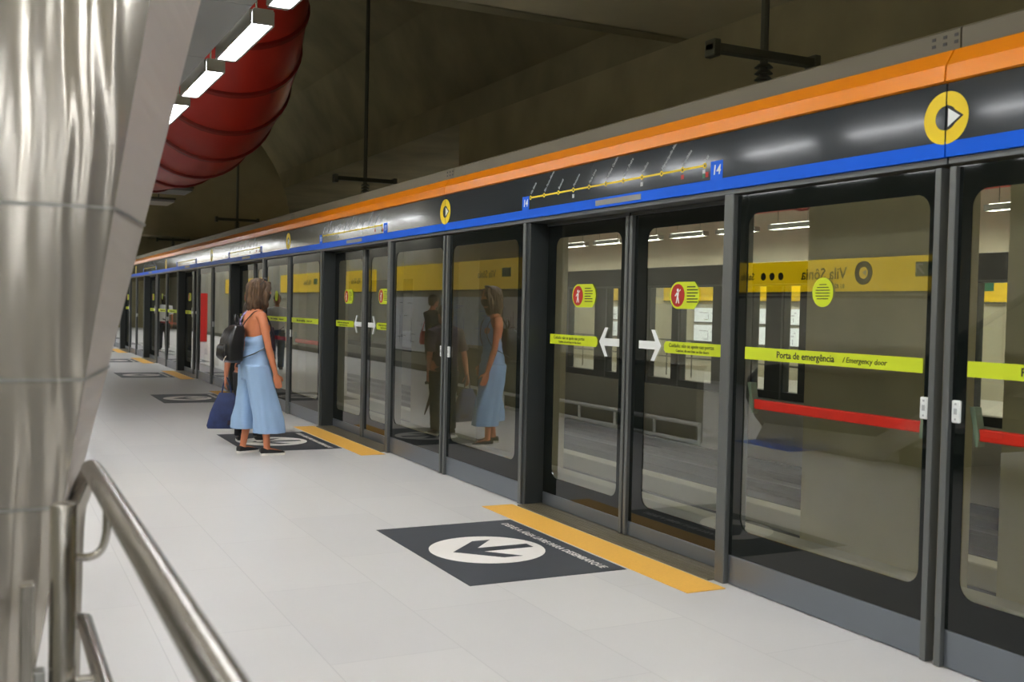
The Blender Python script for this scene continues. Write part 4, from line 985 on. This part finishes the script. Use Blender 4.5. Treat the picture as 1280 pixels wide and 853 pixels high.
# --- generic dressed figures
def dressed(loc, rz, label, top, trousers, hairm, skinm, J, sex, sleeve=True, short=False, jacket=None, vox=0.009):
    p = thing('person', label, 'person', loc, rz)
    link('body', remesh(body(J, sex), 0.007, 2, skinm, 'body'), p)
    c, wst, hp = J['chest'], J['waist'], J['hip']
    t = MB(); g = 1.0 if sex == 'm' else .92
    t.loft([ell(hp+V((0, 0, .0)), .135, .185*g, 24), ell(wst, .125*g, .165*g, 24), ell(c, .138*g, .19*g, 24), ell(c+V((0, 0, .10)), .125*g, .20*g, 24), ell(c+V((0, 0, .165)), .095, .16*g, 24), ell(c+V((0, 0, .20)), .07, .085, 24)])
    for s, nm in ((1, 'L'), (-1, 'R')):
        a, e = J['sh'+nm], J['el'+nm]; k = .85 if sleeve else .35
        t.tube([c+V((0, .09*s, .12)), a, a.lerp(e, k)], [.07, .074, .066], 14)
        if jacket: t.tube([a, e, e.lerp(J['wr'+nm], .9)], [.07, .06, .045], 14)
    link('shirt', remesh(t, vox, 3, top, 'shirt', lambda v: v+V((.004*math.sin(v.z*40+v.y*25), .003*math.sin(v.z*33), 0))), p)
    l = MB()
    l.loft([ell(hp+V((0, 0, -.12)), .12, .18*g, 24), ell(hp, .13, .18*g, 24), ell(hp+V((0, 0, .09)), .122, .168*g, 24)])
    for s, nm in ((1, 'L'), (-1, 'R')):
        q = hp+V((0, .088*s, -.05)); kn, an = J['kn'+nm], J['an'+nm]
        if short: l.tube([q, q.lerp(kn, .5), kn+V((0, 0, .0))], [.108, .102, .095], 16)
        else: l.tube([q, q.lerp(kn, .5), kn, kn.lerp(an, .5), an+V((0, 0, -.02))], [.108, .098, .08, .076, .07], 16)
    link('shorts' if short else 'trousers', remesh(l, vox, 3, trousers, 'legs', lambda v: v+V((.004*math.sin(v.z*45+v.y*30), 0, 0))), p)
    h = J['head']; q = MB().ball(h+V((-.02, 0, .032)), .108, .088, .098, 18, 12).loft([ell(h+V((-.06, 0, .03)), .06, .08, 16), ell(h+V((-.062, 0, -.05)), .05, .075, 16), ell(h+V((-.055, 0, -.085 if sex == 'm' else -.17)), .04, .06, 16)])
    link('hair', remesh(q, .008, 2, hairm, 'hair'), p)
    shoe(J, 'L', p, M['shoe'], M['sole']); shoe(J, 'R', p, M['shoe'], M['sole'])
    return p
def stand(h=1.66, arms=None, stride=0.0):
    k = h/1.72
    J = dict(head=V((.02, 0, 1.60)), neck=V((0, 0, 1.44)), chest=V((0, 0, 1.24)), waist=V((0, 0, 1.06)), hip=V((0, 0, .91)),
             shL=V((0, .19, 1.365)), elL=V((-.03, .24, 1.09)), wrL=V((.05, .25, .85)), shR=V((0, -.19, 1.365)), elR=V((-.03, -.24, 1.09)), wrR=V((.05, -.25, .85)),
             knL=V((.04+stride*.6, .1, .49)), anL=V((stride, .11, .085)), knR=V((.04-stride*.3, -.1, .49)), anR=V((-stride, -.11, .085)), tsR=1, tsL=-1)
    if arms: J.update(arms)
    for q in J:
        if isinstance(J[q], Vector) and not q.startswith(('an', 'fd', 'pn', 'hd')): J[q] = J[q]*k
    J['anL'] = V((J['anL'].x*k, J['anL'].y*k, .085)); J['anR'] = V((J['anR'].x*k, J['anR'].y*k, .085))
    return J
# companion, almost hidden behind the woman, holding the navy bag and the umbrella
Jc = stand(1.53, dict(elL=V((-.06, .27, 1.06)), wrL=V((-.08, .30, .80)), elR=V((.02, -.22, 1.06)), wrR=V((.20, -.12, .93))))
dressed((-1.13, 11.42, 0), math.radians(82), 'person in dark plum clothes standing hidden behind the woman, mirrored beside her', M['plum'], M['charcoal'], M['darkhair'], M['skin2'], Jc, 'f')
bg = thing('tote_bag', 'navy blue tote bag hanging low beside the woman in pale blue', 'bag', (-1.40, 11.36, 0.0), math.radians(-20))
def slab(w0, d0, z): return rrect((0, 0), w0, d0, z, 5, .5)
MB().loft([slab(.19, .045, .16), slab(.20, .06, .19), slab(.165, .06, .33), slab(.115, .045, .46), slab(.075, .02, .54)]).build('bag_body', M['navy'], bg)
MB().tube(bez([(-.05, .0, .53), (-.03, 0, .64), (0, 0, .70), (.03, 0, .64), (.05, 0, .53)], 5), .007, 8).build('handle', M['navy'], bg)
MB().loft([[V((x, -.062, .2+.0*x)) for x in (.02, .1, .17)], [V((x, -.058, .30)) for x in (.03, .08, .13)]], False, False, False).build('print_patch', M['plum'], bg)
ub = thing('umbrella', 'closed brown umbrella held slanting down, seen mirrored in the glass', 'umbrella', (0, 0, 0))
a, b = V((-1.2, 11.62, .88)), V((-1.18, 12.15, .16))
MB().tube([a, a.lerp(b, .2), a.lerp(b, .25), a.lerp(b, .6), a.lerp(b, .92), b], [.009, .009, .032, .028, .012, .004], 12).build('canopy', M['brown'], ub)
MB().tube(bez([a, a+(a-b).normalized()*.1, a+(a-b).normalized()*.14+V((0, -.03, 0)), a+(a-b).normalized()*.11+V((0, -.06, -.01))], 4), .011, 8).build('handle', M['rubber'], ub)
# man reading the boards, person walking, person far away
Jm = stand(1.74, dict(elR=V((.10, -.23, 1.10)), wrR=V((.28, -.12, 1.15)), elL=V((.10, .23, 1.10)), wrL=V((.28, .12, 1.15))))
dressed((-3.95, 18.72, 0), math.radians(165), 'person in charcoal shirt and dark shorts reading the map board, mirrored in the glass', M['charcoal'], M['khaki'], M['darkhair'], M['skin2'], Jm, 'm', True, True)
rb = thing('shoulder_bag', 'pink red bag at the hip of the mirrored person in shorts', 'bag', (-3.93, 18.99, 0))
MB().loft([slab(.11, .05, .78), slab(.13, .06, .82), slab(.12, .05, .98), slab(.10, .03, 1.04)]).build('bag_body', M['pink'], rb); MB().tube(bez([(-.09, 0, 1.03), (-.06, -.12, 1.3), (0, -.2, 1.49), (.06, -.12, 1.3), (.09, 0, 1.03)], 4), .008, 6).build('strap', M['pink'], rb)
Jw = stand(1.72, dict(elL=V((.05, .23, 1.09)), wrL=V((.2, .2, .95))), .2)
dressed((-2.15, 23.6, 0), math.radians(-80), 'person in white tee and blue jeans walking, mirrored just right of the woman', M['whitetee'], M['jeans'], M['darkhair'], M['skin2'], Jw, 'm', True, False)
Jf = stand(1.68)
dressed((-1.15, 33.7, 0), math.radians(100), 'distant person in white and black, mirrored in the fifth doors', M['whitetee'], M['charcoal'], M['darkhair'], M['skin2'], Jf, 'f', True, False)
